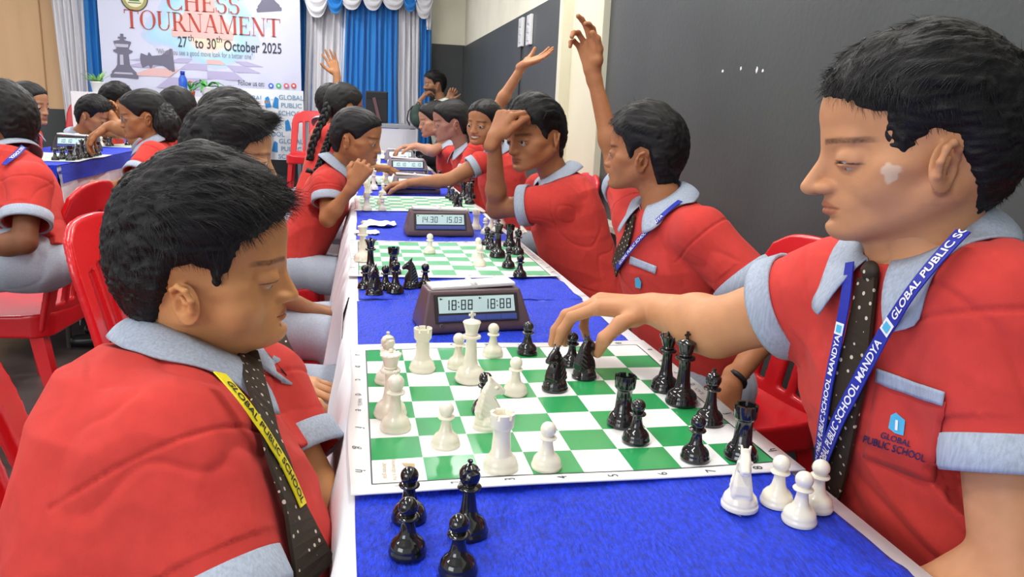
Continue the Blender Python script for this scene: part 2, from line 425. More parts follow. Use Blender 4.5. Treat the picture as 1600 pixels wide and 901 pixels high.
def frame(fwd, up=(0, 0, 1)):
    f = nrm(fwd); r = nrm(np.cross(f, up)); u = np.cross(r, f); return np.array([r, f, u])   # rows
def hand_sdf(g, wrist, fdir, pn, side, s=1., curl=(.5, .5, .5, .5), tcurl=.4, spread=.12, tang=.75, wr=.0225, k=.004, curls=None):
    """pn = direction the palm faces; side=+1 thumb lies towards fdir x pn"""
    f = nrm(fdir); p = nrm(np.asarray(pn, float)-f*np.dot(pn, f)); t = np.cross(f, p)*side
    P = lambda a, b, c: np.asarray(wrist)+s*(f*a+t*b+p*c)      # along fingers, thumbwards, palmwards
    g.cone(P(-.02, 0, 0), P(.012, 0, 0), wr*s*1.0, .021*s, .012, flat=(p, .72))
    for b0, b1, L in ((-.010, -.026, .076), (-.004, -.010, .080), (.004, .009, .081), (.012, .027, .077)):
        g.cone(P(.008, b0, 0), P(L, b1, -.001), .0145*s, .0115*s, .010)
    g.ell(P(.028, .026, .008), (.016*s,)*3, .014)
    bases = [(.078, .028, -.001), (.083, .0095, -.002), (.081, -.0095, -.001), (.075, -.0265, .001)]
    lens = [(.040, .024, .019), (.045, .028, .020), (.041, .026, .019), (.032, .019, .017)]
    rad = [.0087, .0090, .0086, .0076]
    for i in range(4):
        c = curl[i]; cs = curls[i] if curls else (c*.9, c*1.1, c*.8); sp = spread*(1.5-i)
        d = f*math.cos(sp)+t*math.sin(sp); a = 0; pt = P(*bases[i]); r = rad[i]*s
        pts = [pt]; rs = [r*1.05]
        for j in range(3):
            a += cs[j]; q = d*math.cos(a)+p*math.sin(a); pt = pt+q*lens[i][j]*s; pts.append(pt); rs.append(r*(1, .92, .84, .74)[j+1])
        g.chain(pts, rs, k)
    td = f*math.cos(tang)+t*math.sin(tang); pt = P(.022, .026, .006); pts = [pt]; rs = [.0125*s]; a = 0
    for j, L in enumerate((.036, .030, .024)):
        a += tcurl*(.35, .6, .7)[j]; q = td*math.cos(a)+(p*.8-t*.6)*math.sin(a); q = nrm(q); pt = pt+q*L*s; pts.append(pt); rs.append((.0108, .0098, .0082)[j]*s)
    g.chain(pts, rs, k+.001)
def arm(h, sh, el, wr, hand, s, skin, fat=1., fh=None):
    pts = np.array([sh, el, wr]); fd = nrm(hand['f'])*.20*s
    lo = np.minimum(pts.min(0), wr+fd)-.07; hi = np.maximum(pts.max(0), wr+fd)+.07
    lo = np.minimum(lo, wr-.09); hi = np.maximum(hi, wr+.09)
    g = SDF(lo, hi, h)
    g.cone(sh, el, .040*s*fat, .031*s*fat, .02)
    m = el+(wr-el)*.28
    g.cone(el, m, .030*s*fat, .0305*s*fat, .02); g.cone(m, wr, .0305*s*fat, .0200*s*fat, .02, flat=None)
    hk = {k: v for k, v in hand.items() if k not in ('f', 'p', 'side')}
    hand_sdf(g, wr, hand['f'], hand['p'], hand.get('side', 1), s, **hk)
    v, q = g.mesh(); x, y, z = v.T
    col = np.tile(np.array(skin), (len(v), 1))*(1+.07*vnoise(x*45, y*45, z*45)+.04*vnoise(x*140, y*140, z*140))[:, None]
    # palm side is paler
    f = nrm(hand['f']); p = nrm(np.asarray(hand['p'], float)-f*np.dot(hand['p'], f)); n = vnormals(v, q)
    w = sstep(.15, .8, n@p)*sstep(-.01, .03, (v-wr)@f)*(np.linalg.norm(v-wr, axis=1) < .24)
    col = col*(1-.55*w[:, None])+np.clip(np.array(skin)*np.array([1.45, 1.55, 1.6]), 0, 1)*.55*w[:, None]
    return v, q, col

def torso_fn(N, R, L, shp, grow=0.):
    """lofted trunk below the neck base N; R rows right, front, up(spine); table (t, half width, half depth, front offset)"""
    tb = np.array(shp, float)
    def fn(x, y, z):
        X, Y, Z = x-N[0], y-N[1], z-N[2]
        a = X*R[0][0]+Y*R[0][1]+Z*R[0][2]; b = X*R[1][0]+Y*R[1][1]+Z*R[1][2]; c = -(X*R[2][0]+Y*R[2][1]+Z*R[2][2])/L
        w = np.interp(c, tb[:, 0], tb[:, 1])+grow; d = np.interp(c, tb[:, 0], tb[:, 2])+grow; o = np.interp(c, tb[:, 0], tb[:, 3])
        r = (np.abs(a/w)**2.3+np.abs((b-o)/d)**2.3)**(1/2.3)
        e = (r-1)*np.minimum(w, d)*.9
        return np.maximum(e, np.maximum(-c*L+.0, (c-1.0)*L)).astype(np.float32)
    return fn
STD = [(0, .075, .055, -.005), (.06, .135, .075, 0), (.15, .168, .092, .004), (.3, .172, .108, .012), (.5, .160, .108, .012), (.75, .155, .108, .008), (1, .17, .118, 0)]

def fold(v, n, amp, seed, axis, fr=14):
    """cloth folds: ridged noise stretched along axis"""
    a = nrm(axis); t = v@a; q = v-np.outer(t, a)*.72
    x, y, z = (q*fr+seed).T
    wv = .35*vnoise(x*.6+5, y*.6, z*.6); r = 1-2*np.abs(vnoise(x+wv, y+wv, z)); r2 = 1-2*np.abs(vnoise(x*2.1+9, y*2.1, z*2.1))
    r3 = np.maximum(0, 1-5*np.abs(vnoise(x*1.3+20, y*1.3+wv*2, z*1.3)))**1.5
    return v+n*((r*.6+.3*r2-.55*r3)*amp)[:, None]

def person(label, head, hdir, hroll=0, hs=.95, group=None, cat='person', neck=None, spine=None, tdir=None, L=.42, sw=.150, arms=(), st=None, res=.0035,
           shape=STD, belly=0, tie=True, hips=None, knees=None, collar=True, sleeve=.62, fold_amp=.004, shirtmat='shirt', legs=True, hres=None, fat=1., trim='trim_cloth', skirt=False, shoulders=None, eyes=True, sl_r=.054, closed=True):
    """head: world position of the head's centre; hdir: where the face points; neck: world neck base; spine: from hips to neck"""
    st = dict(st or {}); skin = np.array(st.setdefault('skin', SKIN['mid']))
    R = frame(hdir)
    if hroll:
        c, s = math.cos(hroll), math.sin(hroll); R = np.array([R[0]*c+R[2]*s, R[1], -R[0]*s+R[2]*c])
    head = (head[0]-np.array(head[1])@R*hs) if isinstance(head, tuple) else np.asarray(head, float)-R[2]*.006*hs
    tdir = nrm(tdir if tdir is not None else (hdir[0], hdir[1], 0)); spine = nrm(spine if spine is not None else (tdir[0]*.2, tdir[1]*.2, 1))
    if neck is None: neck = head-R[2]*.135*hs-R[1]*.035*hs-spine*.02
    neck = np.asarray(neck, float)
    TR = np.array([nrm(np.cross(tdir, spine)), np.zeros(3), spine]); TR[1] = np.cross(spine, TR[0])
    if hips is None: hips = neck-spine*L
    L = np.linalg.norm(neck-hips)
    root = thing('person', label, cat, (hips[0], hips[1], 0), 0, group)
    nl = R@(neck-head)/hs
    fz, cz_, by_ = st.get('warp', (.86, 1.06, .92)); fwd_ = st.get('fwd', .005); nl = nl/np.array([1, 1, fz])
    (v, q, col), (hv, hq), g = build_head(hres or res, nl, st)
    def wp(p):      # childlike proportions: shorter face, rounder crown
        p = p.copy(); p[:, 2] = np.where(p[:, 2] < 0, p[:, 2]*fz, p[:, 2]*cz_); m_ = (p[:, 1] < -.02) & (p[:, 2] > -.13); f_ = sstep(-.13, -.09, p[:, 2]); p[:, 1] = np.where(m_, -.02+(p[:, 1]+.02)*(by_*f_+1-f_), p[:, 1]); p[:, 1] += fwd_*np.exp(-(p[:, 0]/.030)**2)*sstep(.02, .07, p[:, 1]); return p
    v = wp(v); hv = wp(hv)
    parts = [((v*hs)@R+head, q, col)]
    # inner trunk joins neck and arms into one body under the clothes
    if shoulders is None: shoulders = [neck+TR[0]*sw*s-spine*.035 for s in (1, -1)]
    sp = SDF(np.minimum(neck, hips)-.25, np.maximum(neck, hips)+.25, .008)
    sp.cone(neck+spine*.02, neck-spine*.10, .045, .075, .03); sp.cone(neck-spine*.1, hips+spine*.08, .08, .085, .03)
    for s in shoulders: sp.cone(neck-spine*.04, s, .04, .035, .03)
    bv, bq = sp.mesh(); parts.append((bv, bq, np.tile(skin, (len(bv), 1))))
    S = SDF(np.minimum(np.minimum(neck, hips), np.min(shoulders, 0))-.30, np.maximum(np.maximum(neck, hips), np.max(shoulders, 0))+.30, max(res, .0028))
    shp = [(a, w*(1 if i < 1 else 1)*fat, d*fat+belly*max(0, math.sin(PI*min(1, a*1.1))), o+belly*.5*max(0, math.sin(PI*min(1, a*1.1)))) for i, (a, w, d, o) in enumerate(shape)]
    S.op(torso_fn(neck, TR, L, shp), np.minimum(neck, hips)-.24, np.maximum(neck, hips)+.24, .02)
    for s in shoulders:
        S.cone(neck-spine*.048, s-spine*.004, .046*fat, .050*fat, .035)
    cuffs = []
    for a in arms:
        i = 0 if a['side'] > 0 else 1
        sh = np.asarray(shoulders[i]); el, wr = np.asarray(a['el'], float), np.asarray(a['wr'], float)
        s_ = hs*a.get('s', 1.0)
        parts.append(arm(a.get('res', hres or res), sh, el, wr, dict(a['hand'], side=a['side']*a.get('flip', 1)), s_, skin, a.get('fat', 1.)))
        d = nrm(el-sh); Lu = np.linalg.norm(el-sh); e = sh+d*Lu*a.get('sleeve', sleeve); r0, r1 = a.get('r', (sl_r*fat, sl_r*fat*.98))
        fl = a.get('dir')
        ee = e
        S.cone(sh, ee+d*r1*.0, r0, r1, .03)
        S.op(lambda x, y, z, ee=ee, d=d, r1=r1, sh=sh: np.maximum((x-ee[0])*d[0]+(y-ee[1])*d[1]+(z-ee[2])*d[2], 0)*0+np.where(((x-ee[0])**2+(y-ee[1])**2+(z-ee[2])**2) < (r1*1.5)**2, -((x-ee[0])*d[0]+(y-ee[1])*d[1]+(z-ee[2])*d[2]), 1.).astype(np.float32), ee-r1*1.6, ee+r1*1.6, .001, 'c')
        S.cone(ee-d*.035, ee+d*.05, r1-.006, r1-.0035, .004, 'c')
        cuffs.append((ee, d, r1, r0, Lu*a.get('sleeve', sleeve)))
    S.cone(neck+spine*.10, neck-spine*.012, .05, .047, .006, 'c')
    sv, sq = S.mesh(); n = vnormals(sv, sq)
    wf = np.ones(len(sv))
    for (ee, d, r1, r0, Ls) in cuffs:
        rel = sv-ee; t = rel@d; rad = np.linalg.norm(rel-np.outer(t, d), axis=1); near = (rad < r1*1.35)
        wf = np.where(near & (t > -.045), .12, wf)
        sv = sv-n*(.0028*np.exp(-((t+Ls-.012)/.0022)**2)*(rad < r0*1.7))[:, None]
    sv = fold(sv, n, fold_amp*wf, sum(map(ord, label)) % 17, spine*.6+TR[0]*.8, 13)
    v, q, col = joinm(parts)
    body = mesh('body', v, q, MT['skin'], None, cols=col); keep(body, root)
    hm = mesh('hair', (hv*hs)@R+head, hq, MT['hair']); keep(hm, root)
    shirt = mesh('shirt', sv, sq, MT[shirtmat]); keep(shirt, root)
    for (ee, d, r1, r0, Ls) in cuffs:
        o = nrm(np.cross(d, (.3, .2, 1))); p = np.cross(d, o); V, F = [], []; nn = 40
        for j, (off, rr) in enumerate([(-.031, r1+.003), (-.030, r1+.0065), (-.002, r1+.0075), (.0025, r1+.0060), (.002, r1-.001), (-.028, r1-.001)]):
            for i in range(nn):
                a = 2*PI*i/nn; w = 1+.012*math.sin(3*a+j*.2)
                V.append(ee+d*off+(o*math.cos(a)+p*math.sin(a))*rr*w)
        for j in range(6):
            for i in range(nn): F.append((j*nn+i, j*nn+(i+1) % nn, ((j+1) % 6)*nn+(i+1) % nn, ((j+1) % 6)*nn+i))
        mesh('sleeve_cuff', V, F, MT[trim], shirt)
    if collar:
        cr = (st.get('neck', .046)*1.05+.004)*hs/.95; make_collar(neck, TR, spine, cr, trim, S).parent = shirt
    if eyes:
        for s in (-1, 1):
            e = V3(s*.031, .0745+.3*fwd_-(.0022 if st.get('eye', .5) < .1 else 0), -.0035)*hs; pos = e@R+head
            B0 = B(); rr = .0125*hs; m = 18; V, F, MI = [], [], []
            lk = nrm(np.asarray(st.get('look', (0, 1, -.38)), float)@R); o = nrm(np.cross(lk, (0.1, .2, 1))); p = np.cross(lk, o)
            for j in range(m+1):
                t = PI*j/m
                for i in range(20):
                    a = 2*PI*i/20; V.append(pos+rr*(lk*math.cos(t)+(o*math.cos(a)+p*math.sin(a))*math.sin(t)))
            for j in range(m):
                for i in range(20): F.append((j*20+i, j*20+(i+1) % 20, (j+1)*20+(i+1) % 20, (j+1)*20+i)); MI.append(1 if j < 3 else 0)
            keep(mesh('eye', V, F, [MT['eye_white'], MT['iris']], mids=MI), root)
    if legs:
        G_ = SDF(np.minimum(hips, hips+tdir*.5)-V3(.3, .3, .6), np.maximum(hips, hips+tdir*.5)+V3(.3, .3, .2), .008 if legs is True else legs)
        if knees is None: knees = [hips+TR[0]*s*.095+tdir*.36+V3(0, 0, -.03) for s in (1, -1)]
        G_.ell(hips+V3(0, 0, .0), (.15, .13, .10), .02)
        sb = B()
        for s, kn in zip((1, -1), knees):
            kn = np.asarray(kn, float); hp = hips+TR[0]*s*.08; ft = V3(kn[0]-tdir[0]*.03, kn[1]-tdir[1]*.03, .07)
            G_.cone(hp, kn, .082, .062, .03); G_.cone(kn, ft, .060, .046, .02)
            sg = SDF(ft-V3(.16, .16, .08), ft+V3(.16, .16, .08), .006)
            sg.cone(ft+V3(0, 0, -.03), ft+tdir*.11+V3(0, 0, -.035), .034, .030, .01); v_, q_ = sg.mesh(); v_[:, 2] = np.maximum(v_[:, 2], .003)
            keep(mesh('shoe', v_, q_, MT['shoe']), root)
        tv, tq = G_.mesh(); tn = vnormals(tv, tq); tv = fold(tv, tn, .004, 3, (0, 0, 1), 10)
        keep(mesh('skirt' if skirt else 'trousers', tv, tq, MT[trousers_of(st)]), root)
    bvh = BVHTree.FromPolygons([Vector(p) for p in sv], [tuple(map(int, f)) for f in sq]) if (tie or st.get('bvh')) else None
    info = dict(root=root, R=R, head=head, hs=hs, neck=neck, TR=TR, spine=spine, bvh=bvh, L=L, shirt=shirt, body=body)
    if tie: chest_tie(info)
    return info
def trousers_of(st): return st.get('trousers', 'trousers')

def make_collar(neck, TR, spine, r, trim, S):
    """stand-and-fall collar open at the throat with two pointed wings lying on the shirt"""
    V, F = [], []; n = 64; right, front, up = TR; rows = 8
    def lift(p, m):
        for _ in range(10):
            d = S.sample(p[None])[0]
            if d >= m: break
            e = .004; g = np.array([S.sample((p+e*v)[None])[0]-S.sample((p-e*v)[None])[0] for v in np.eye(3)]); g = nrm(g+1e-6)*.55+up*.45
            p = p+nrm(g)*(m-d)*1.05
        return p
    for i in range(n+1):
        u = i/n; a = math.radians(-163+326*u); fw = (1-math.cos(a))/2
        bk = -front*math.cos(a)+right*math.sin(a)
        c = neck+up*(.030-.034*fw)+front*.002; wing = sstep(.72, 1.0, abs(2*u-1))
        for j in range(rows):
            t = j/(rows-1); rr = r*1.02+.002+(.034+.006*fw)*t**.75+.004*math.sin(PI*t)
            p = c+bk*rr+up*(.012-t*(.032+.006*fw)-wing*.014*t)+front*wing*.010*t+right*math.sin(a)*wing*.030*t*t+right*np.sign(math.sin(a))*wing*.010*t
            V.append(lift(p, .0035+.0015*(1-t)))
    for i in range(n):
        for j in range(rows-1): F.append((i*rows+j, i*rows+j+1, (i+1)*rows+j+1, (i+1)*rows+j))
    b0 = len(V)
    for i in range(n+1):
        u = i/n; a = math.radians(-163+326*u); bk = -front*math.cos(a)+right*math.sin(a); fw = (1-math.cos(a))/2
        V.append(neck+up*(.030-.034*fw)+front*.002+bk*(r*1.0)-up*.03)
    for i in range(n): F.append((i*rows, (i+1)*rows, b0+i+1, b0+i))
    o = mesh('collar', V, F, MT[trim]); md = o.modifiers.new('s', 'SOLIDIFY'); md.thickness = .0022; md.offset = 0
    return o

def ribbon(name, pts, nrms, w, m, thick=.0012, taper=None):
    """flat band along pts (n,3), lying across nrms; w may be a list of widths"""
    pts = np.asarray(pts, float); n = len(pts); V, F = [], []; S = []
    for i in range(n):
        t = nrm(pts[min(i+1, n-1)]-pts[max(i-1, 0)]); N = nrm(nrms[i]-t*np.dot(nrms[i], t)); s = np.cross(t, N); S.append((t, N, s))
        ww = (w[i] if hasattr(w, '__len__') else w)/2
        V += [pts[i]-s*ww-N*thick/2, pts[i]+s*ww-N*thick/2, pts[i]+s*ww+N*thick/2, pts[i]-s*ww+N*thick/2]
    for i in range(n-1):
        for k in range(4): F.append((4*i+k, 4*i+(k+1) % 4, 4*i+4+(k+1) % 4, 4*i+4+k))
    F += [(3, 2, 1, 0), (4*n-4, 4*n-3, 4*n-2, 4*n-1)]
    o = mesh(name, V, F, m, smooth=False)
    return o, S
def resample(P, n):
    P = np.asarray(P, float); d = np.r_[0, np.cumsum(np.linalg.norm(np.diff(P, axis=0), axis=1))]; t = np.linspace(0, d[-1], n)
    return np.stack([np.interp(t, d, P[:, i]) for i in range(P.shape[1])], 1)
def smooth_pts(P, it=3):
    P = np.array(P, float)
    for _ in range(it): P[1:-1] = .25*P[:-2]+.5*P[1:-1]+.25*P[2:]
    return P
def text_on(name, s, P, N, off, size, m, lift=.0012, flip=False, bold=.01, across=0.):
    """lettering bent along the ribbon line P, starting off metres along it"""
    v, f, w = text_geo(s, size, bold); P = np.asarray(P)
    d = np.r_[0, np.cumsum(np.linalg.norm(np.diff(P, axis=0), axis=1))]
    t = v[:, 0]+off; pos = np.stack([np.interp(t, d, P[:, i]) for i in range(3)], 1); nn = np.stack([np.interp(t, d, np.asarray(N)[:, i]) for i in range(3)], 1)
    tt = np.stack([np.interp(t, (d[1:]+d[:-1])/2, np.diff(P[:, i])/np.diff(d)) for i in range(3)], 1)
    nn /= np.linalg.norm(nn, axis=1, keepdims=True); sd = np.cross(nn, tt); sd /= np.linalg.norm(sd, axis=1, keepdims=True)
    q = pos+nn*lift+sd*((v[:, 1]-size*.35+across)*(-1 if flip else 1))[:, None]
    return mesh(name, q, [tuple(a) for a in f], m, smooth=False)
def on_shirt(info, pxs, lift=.004, d0=.3, smooth=2, n=24, fb=None):
    """points where sight lines meet the shirt, in order, resampled; with surface normals"""
    P = []; 
    for (px, py) in resample(pxs, n):
        r = ray(px, py); h = info['bvh'].ray_cast(Vector(CO), Vector(nrm(r)))
        if h[0] is None: continue
        P.append(list(h[0])+list(h[1]))
    P = np.array(P); X = smooth_pts(P[:, :3], smooth); N = smooth_pts(P[:, 3:], 4); N /= np.linalg.norm(N, axis=1, keepdims=True)
    return X+N*lift, N
def chest_tie(info, length=.30, w0=.028, w1=.058):
    """dotted tie: knot at the throat and a blade following the shirt front"""
    nk, TR, bvh = info['neck'], info['TR'], info['bvh']; right, front, up = TR
    P = []; N = []
    for i in range(16):
        t = i/15; o = nk+front*.30-up*(.012+length*t); h = bvh.ray_cast(Vector(o), Vector(-front))
        if h[0] is None: continue
        P.append(np.array(h[0])+front*.006); N.append(np.array(h[1]))
    if len(P) < 4: return
    P = smooth_pts(P, 4); N = smooth_pts(N, 5); w = [w0+(w1-w0)*(i/(len(P)-1)) for i in range(len(P))]
    o, _ = ribbon('necktie', P, N, w, MT['tie'], .004); keep(o, info['root'])
    k = B(); q = P[0]+front*.004-up*.004
    kb = SDF(q-.05, q+.05, .002); kb.cone(q+up*.012, q-up*.012, .017, .012, .005, flat=(front, .6)); v, f = kb.mesh(); keep(mesh('tie_knot', v, f, MT['tie']), info['root'])
def tie_mat():
    m = mat('tie', s2l('#2e2622'), .6, .3, bump=(1500, .1)); nt = m.node_tree; L = nt.links; b = nt.nodes['Principled BSDF']
    tc = nt.nodes.new('ShaderNodeTexCoord'); mp = nt.nodes.new('ShaderNodeMapping'); mp.inputs['Scale'].default_value = (95, 95, 95); mp.inputs['Rotation'].default_value = (.4, .5, .6)
    vo = nt.nodes.new('ShaderNodeTexVoronoi'); vo.inputs['Scale'].default_value = 1; vo.inputs['Randomness'].default_value = .12
    L.new(tc.outputs['Object'], mp.inputs[0]); L.new(mp.outputs[0], vo.inputs['Vector'])
    lt = nt.nodes.new('ShaderNodeMath'); lt.operation = 'LESS_THAN'; lt.inputs[1].default_value = .2; L.new(vo.outputs['Distance'], lt.inputs[0])
    mx = nt.nodes.new('ShaderNodeMix'); mx.data_type = 'RGBA'; mx.inputs[6].default_value = (*s2l('#33291f'), 1); mx.inputs[7].default_value = (*s2l('#c9bfae'), 1)
    L.new(lt.outputs[0], mx.inputs[0]); L.new(mx.outputs[2], b.inputs['Base Color'])
tie_mat()
mat('band_blue', s2l('#2531a0'), .5, .4); mat('band_yellow', s2l('#e8d91e'), .5, .4); mat('print_white', (.85, .85, .86), .6); mat('print_black', (.015, .015, .015), .6)
def bvec(px, py, d): return W(px, py, d)
# ---------------------------------------------------------------- setting
BX = .95; BY = 8.0
def structure(o): o['kind'] = 'structure'; return o
def wallmat(name, col, rough=.7, bump=(30, .1), var=(3, .05)): return mat(name, col, rough, .3, bump=bump, var=var)
def plain(name, lo, hi, m):
    b = B(); b.box(((lo[0]+hi[0])/2, (lo[1]+hi[1])/2, (lo[2]+hi[2])/2), (hi[0]-lo[0], hi[1]-lo[1], hi[2]-lo[2])); return structure(b.obj(name, m, smooth=False))
M_dark = wallmat('dark_wall_paint', s2l('#4b4f4f'), .42, (55, .18), (2.2, .10))
M_cream = wallmat('cream_wall_paint', s2l('#f4f1dc'), .7)
M_ply = mat('plywood', s2l('#dcb58c'), .6, .3, var=(5, .07, (1, 1, .12)), bump=(40, .05, (1, 1, .1)))
M_floor = mat('floor_vinyl', s2l('#4c423f'), .32, .5, var=(6, .35, (.5, 1.6, 1)), bump=(14, .12, (.5, 2, 1)))
M_ceil = mat('ceiling_paint', s2l('#e8e8e4'), .8)
plain('floor', (-6, -4, -.1), (BX+.25, BY+.2, 0), M_floor)
plain('ceiling', (-6, -4, 3.3), (BX+.25, BY+.2, 3.4), M_ceil)
DT = 1.84
# right wall: dark dado up to shoulder height, cream above, with the cream door let into it
DY0, DY1 = 2.73, 3.57; SZ = .66
w = B(); w.box((BX+.1, (-4+DY0)/2, DT/2), (.2, DY0+4, DT)); w.box((BX+.1, (DY1+BY+.2)/2, DT/2), (.2, BY+.2-DY1, DT)); w.box((BX+.1, (DY0+DY1)/2, SZ/2-.02), (.2, DY1-DY0, SZ-.04))
structure(w.obj('wall_right', M_dark, smooth=False))
w = B(); w.box((BX+.12, (-4+DY0)/2, (DT+3.3)/2), (.2, DY0+4, 3.3-DT)); w.box((BX+.12, (DY1+BY+.2)/2, (DT+3.3)/2), (.2, BY+.2-DY1, 3.3-DT)); w.box((BX+.12, (DY0+DY1)/2, 2.95), (.2, DY1-DY0, .7))
structure(w.obj('wall_right_upper', M_cream, smooth=False))
M_door = mat('door_paint', s2l('#dcdac2'), .5, .4, var=(2, .04), bump=(40, .05)); M_met = mat('dull_metal', s2l('#8c8c88'), .45, .5, metal=.6)
d = thing('door_1'); d.location = (BX, (DY0+DY1)/2, SZ); d['kind'] = 'structure'
def dpart(name, boxes, m):
    b = B()
    for c, s in boxes: b.box((c[0], c[1], c[2]), s, bev=.004)
    o = b.obj(name, m, d, smooth=False); return o
hw = (DY1-DY0)/2
dpart('door_frame', [((.0, -hw+.035, .98), (.07, .07, 1.96)), ((.0, hw-.035, .98), (.07, .07, 1.96)), ((.0, 0, 1.94), (.07, 2*hw, .06))], M_door)
dpart('door_panel', [((.035, -.20, .97), (.03, .36, 1.9))], M_door)
dpart('door_panel', [((.045, .175, .97), (.03, .375, 1.9))], M_door)
dpart('bolt', [((-.015, -.16, .05), (.02, .02, .07)), ((-.01, -.16, .0), (.03, .07, .02))], M_met)
tr = B(); tr.box((BX-.02, 3.2, SZ-.015), (.09, 7.0 if False else 3.4, .03), bev=.004); structure(tr.obj('trim_1', mat('rough_sill', s2l('#a7a59a'), .8, .3, var=(30, .3), bump=(60, .6)), smooth=False))
# back wall: dark dado and cream at the right, ply panelling at the left
plain('wall_back', (-2.6, BY, 0), (BX+.2, BY+.2, DT+.02), M_dark)
plain('wall_back_upper', (-2.6, BY+.005, DT+.02), (BX+.2, BY+.2, 3.3), M_cream)
lx = on_y(200, 170, BY)[0]
plain('wall_left', (-6, BY, .92), (-2.6, BY+.2, 3.3), M_ply)
plain('wall_left_lower', (-6, BY-.01, 0), (-2.6, BY+.2, .98), M_dark)
b = B()
for x in (-3.36, -4.6): b.box((x, BY-.004, 2.1), (.012, .012, 2.3))
structure(b.obj('trim_2', mat('ply_joint', s2l('#b58a60'), .6), smooth=False))
# paint chips knocked out of the dark wall
for k, (px, py, a, bb) in enumerate([(1129.5, 111, .003, .005), (1158, 107, .003, .006), (1183, 109, .003, .009), (1192, 110.5, .003, .005)]):
    c = on_x(px, py, BX); bm = B(); n = 9; rr = random.Random(k)
    ring = [(BX-.0015, c[1]+(a+rr.uniform(-.001, .001))*math.cos(2*PI*i/n)*1.6, c[2]+bb*math.sin(2*PI*i/n)*(1+rr.uniform(-.2, .2))) for i in range(n)]
    bm.add([(BX+.001, p[1], p[2]) for p in ring]+ring, [tuple(range(n, 2*n))]+[(i, (i+1) % n, n+(i+1) % n, n+i) for i in range(n)])
    o = bm.obj('plaster_chip', mat('bare_plaster', (.85, .85, .85), .7), smooth=False); o['kind'] = 'structure'
# switch plates and hanging cable
M_plate = mat('plate_plastic', s2l('#d9dbdc'), .4)
for k, (px, py) in enumerate([(817, 51), (830, 47)]):
    c = on_x(px, py, BX); t = thing('switch_plate', ['left white switch plate high on the dark wall, cable hanging from it', 'right white switch plate high on the dark wall, nearer the cream door'][k], 'switch plate', (BX-.012, c[1], c[2]))
    bb = B(); bb.box((0, 0, 0), (.022, .125, .20), bev=.005); bb.obj('plate', M_plate, t, smooth=False)
    for j in range(3):
        bb = B(); bb.box((-.013, 0, -.055+.055*j), (.006, .045, .035), bev=.002); bb.obj('rocker', mat('rocker_plastic', s2l('#c3c6c9'), .3), t, smooth=False)
p0 = on_x(817, 68, BX); cb = B(); cb.tube([(BX-.01, p0[1], p0[2]), (BX-.012, p0[1]+.02, 1.3), (BX-.011, p0[1]+.03, 1.0), (BX-.012, p0[1]+.05, .7)], .006, 6)
tag(cb.obj('power_cable', mat('black_rubber', (.02, .02, .02), .5)), 'thin black cable hanging down the dark wall below the switch plates', 'cable')

# ---------------------------------------------------------------- back curtains
M_blue = mat('satin_blue', s2l('#1f7fcf'), .45, .4, sheen=.3, bump=(200, .1)); M_white = mat('satin_white', s2l('#d9d9df'), .5, .4, sheen=.3, bump=(200, .1))
def curtain(name, xa0, xa1, xb0, xb1, z0, z1, Y, m, folds, label, seed=0, amp=.035):
    """pleated panel; top spans xa0..xa1, bottom xb0..xb1"""
    n = folds*10; rows = 14; V, F = [], []
    for j in range(rows+1):
        t = j/rows; z = z1+(z0-z1)*t; l = xa0+(xb0-xa0)*t; r = xa1+(xb1-xa1)*t
        for i in range(n+1):
            u = i/n; ph = u*folds*2*PI+.5*math.sin(u*9+seed)
            V.append((l+(r-l)*u+.004*math.sin(z*5+u*30), Y+amp*math.sin(ph)*(.6+.4*math.sin(u*23+seed))+.006*math.sin(z*7+u*12), z))
    for j in range(rows):
        for i in range(n): F.append((j*(n+1)+i, j*(n+1)+i+1, (j+1)*(n+1)+i+1, (j+1)*(n+1)+i))
    o = mesh(name, V, F, m); md = o.modifiers.new('s', 'SOLIDIFY'); md.thickness = .003
    return tag(o, label, 'curtain')
CY = 7.8
X = lambda px, py=60: on_y(px, py, CY)[0]
curtain('curtain', X(72, 0), X(132, 0), X(108, 190), X(140, 190), .05, 3.2, CY, M_white, 7, 'white pleated curtain at far left beside the plywood wall', 1)
curtain('curtain', X(130, 0), X(168, 0), X(138, 130), X(172, 130), .05, 3.2, CY-.02, M_blue, 3, 'narrow blue curtain left of the tournament banner', 2)
curtain('curtain', X(462, 30), X(492, 30), X(462, 130), X(484, 150), .05, 3.2, CY-.0, M_blue, 3, 'narrow blue curtain right behind the banner edge', 3)
curtain('curtain', X(487, 20), X(547, 20), X(468, 170), X(532, 170), .05, 3.2, CY-.03, M_white, 7, 'white pleated curtain flaring between the banner and the wide blue panel', 4)
curtain('curtain', X(542, 20), X(620, 20), X(526, 170), X(622, 190), .05, 3.2, CY-.05, M_blue, 10, 'wide blue pleated curtain in the middle of the back wall', 5)
curtain('curtain', X(617, 20), X(654, 20), X(620, 190), X(655, 190), .05, 3.2, CY-.02, M_white, 5, 'white pleated curtain between the two right-hand blue panels', 6)
curtain('curtain', X(652, 20), X(674, 20), X(651, 190), X(672, 190), .05, 3.2, CY-.0, M_blue, 3, 'narrow blue curtain beside the dark corner wall', 7)
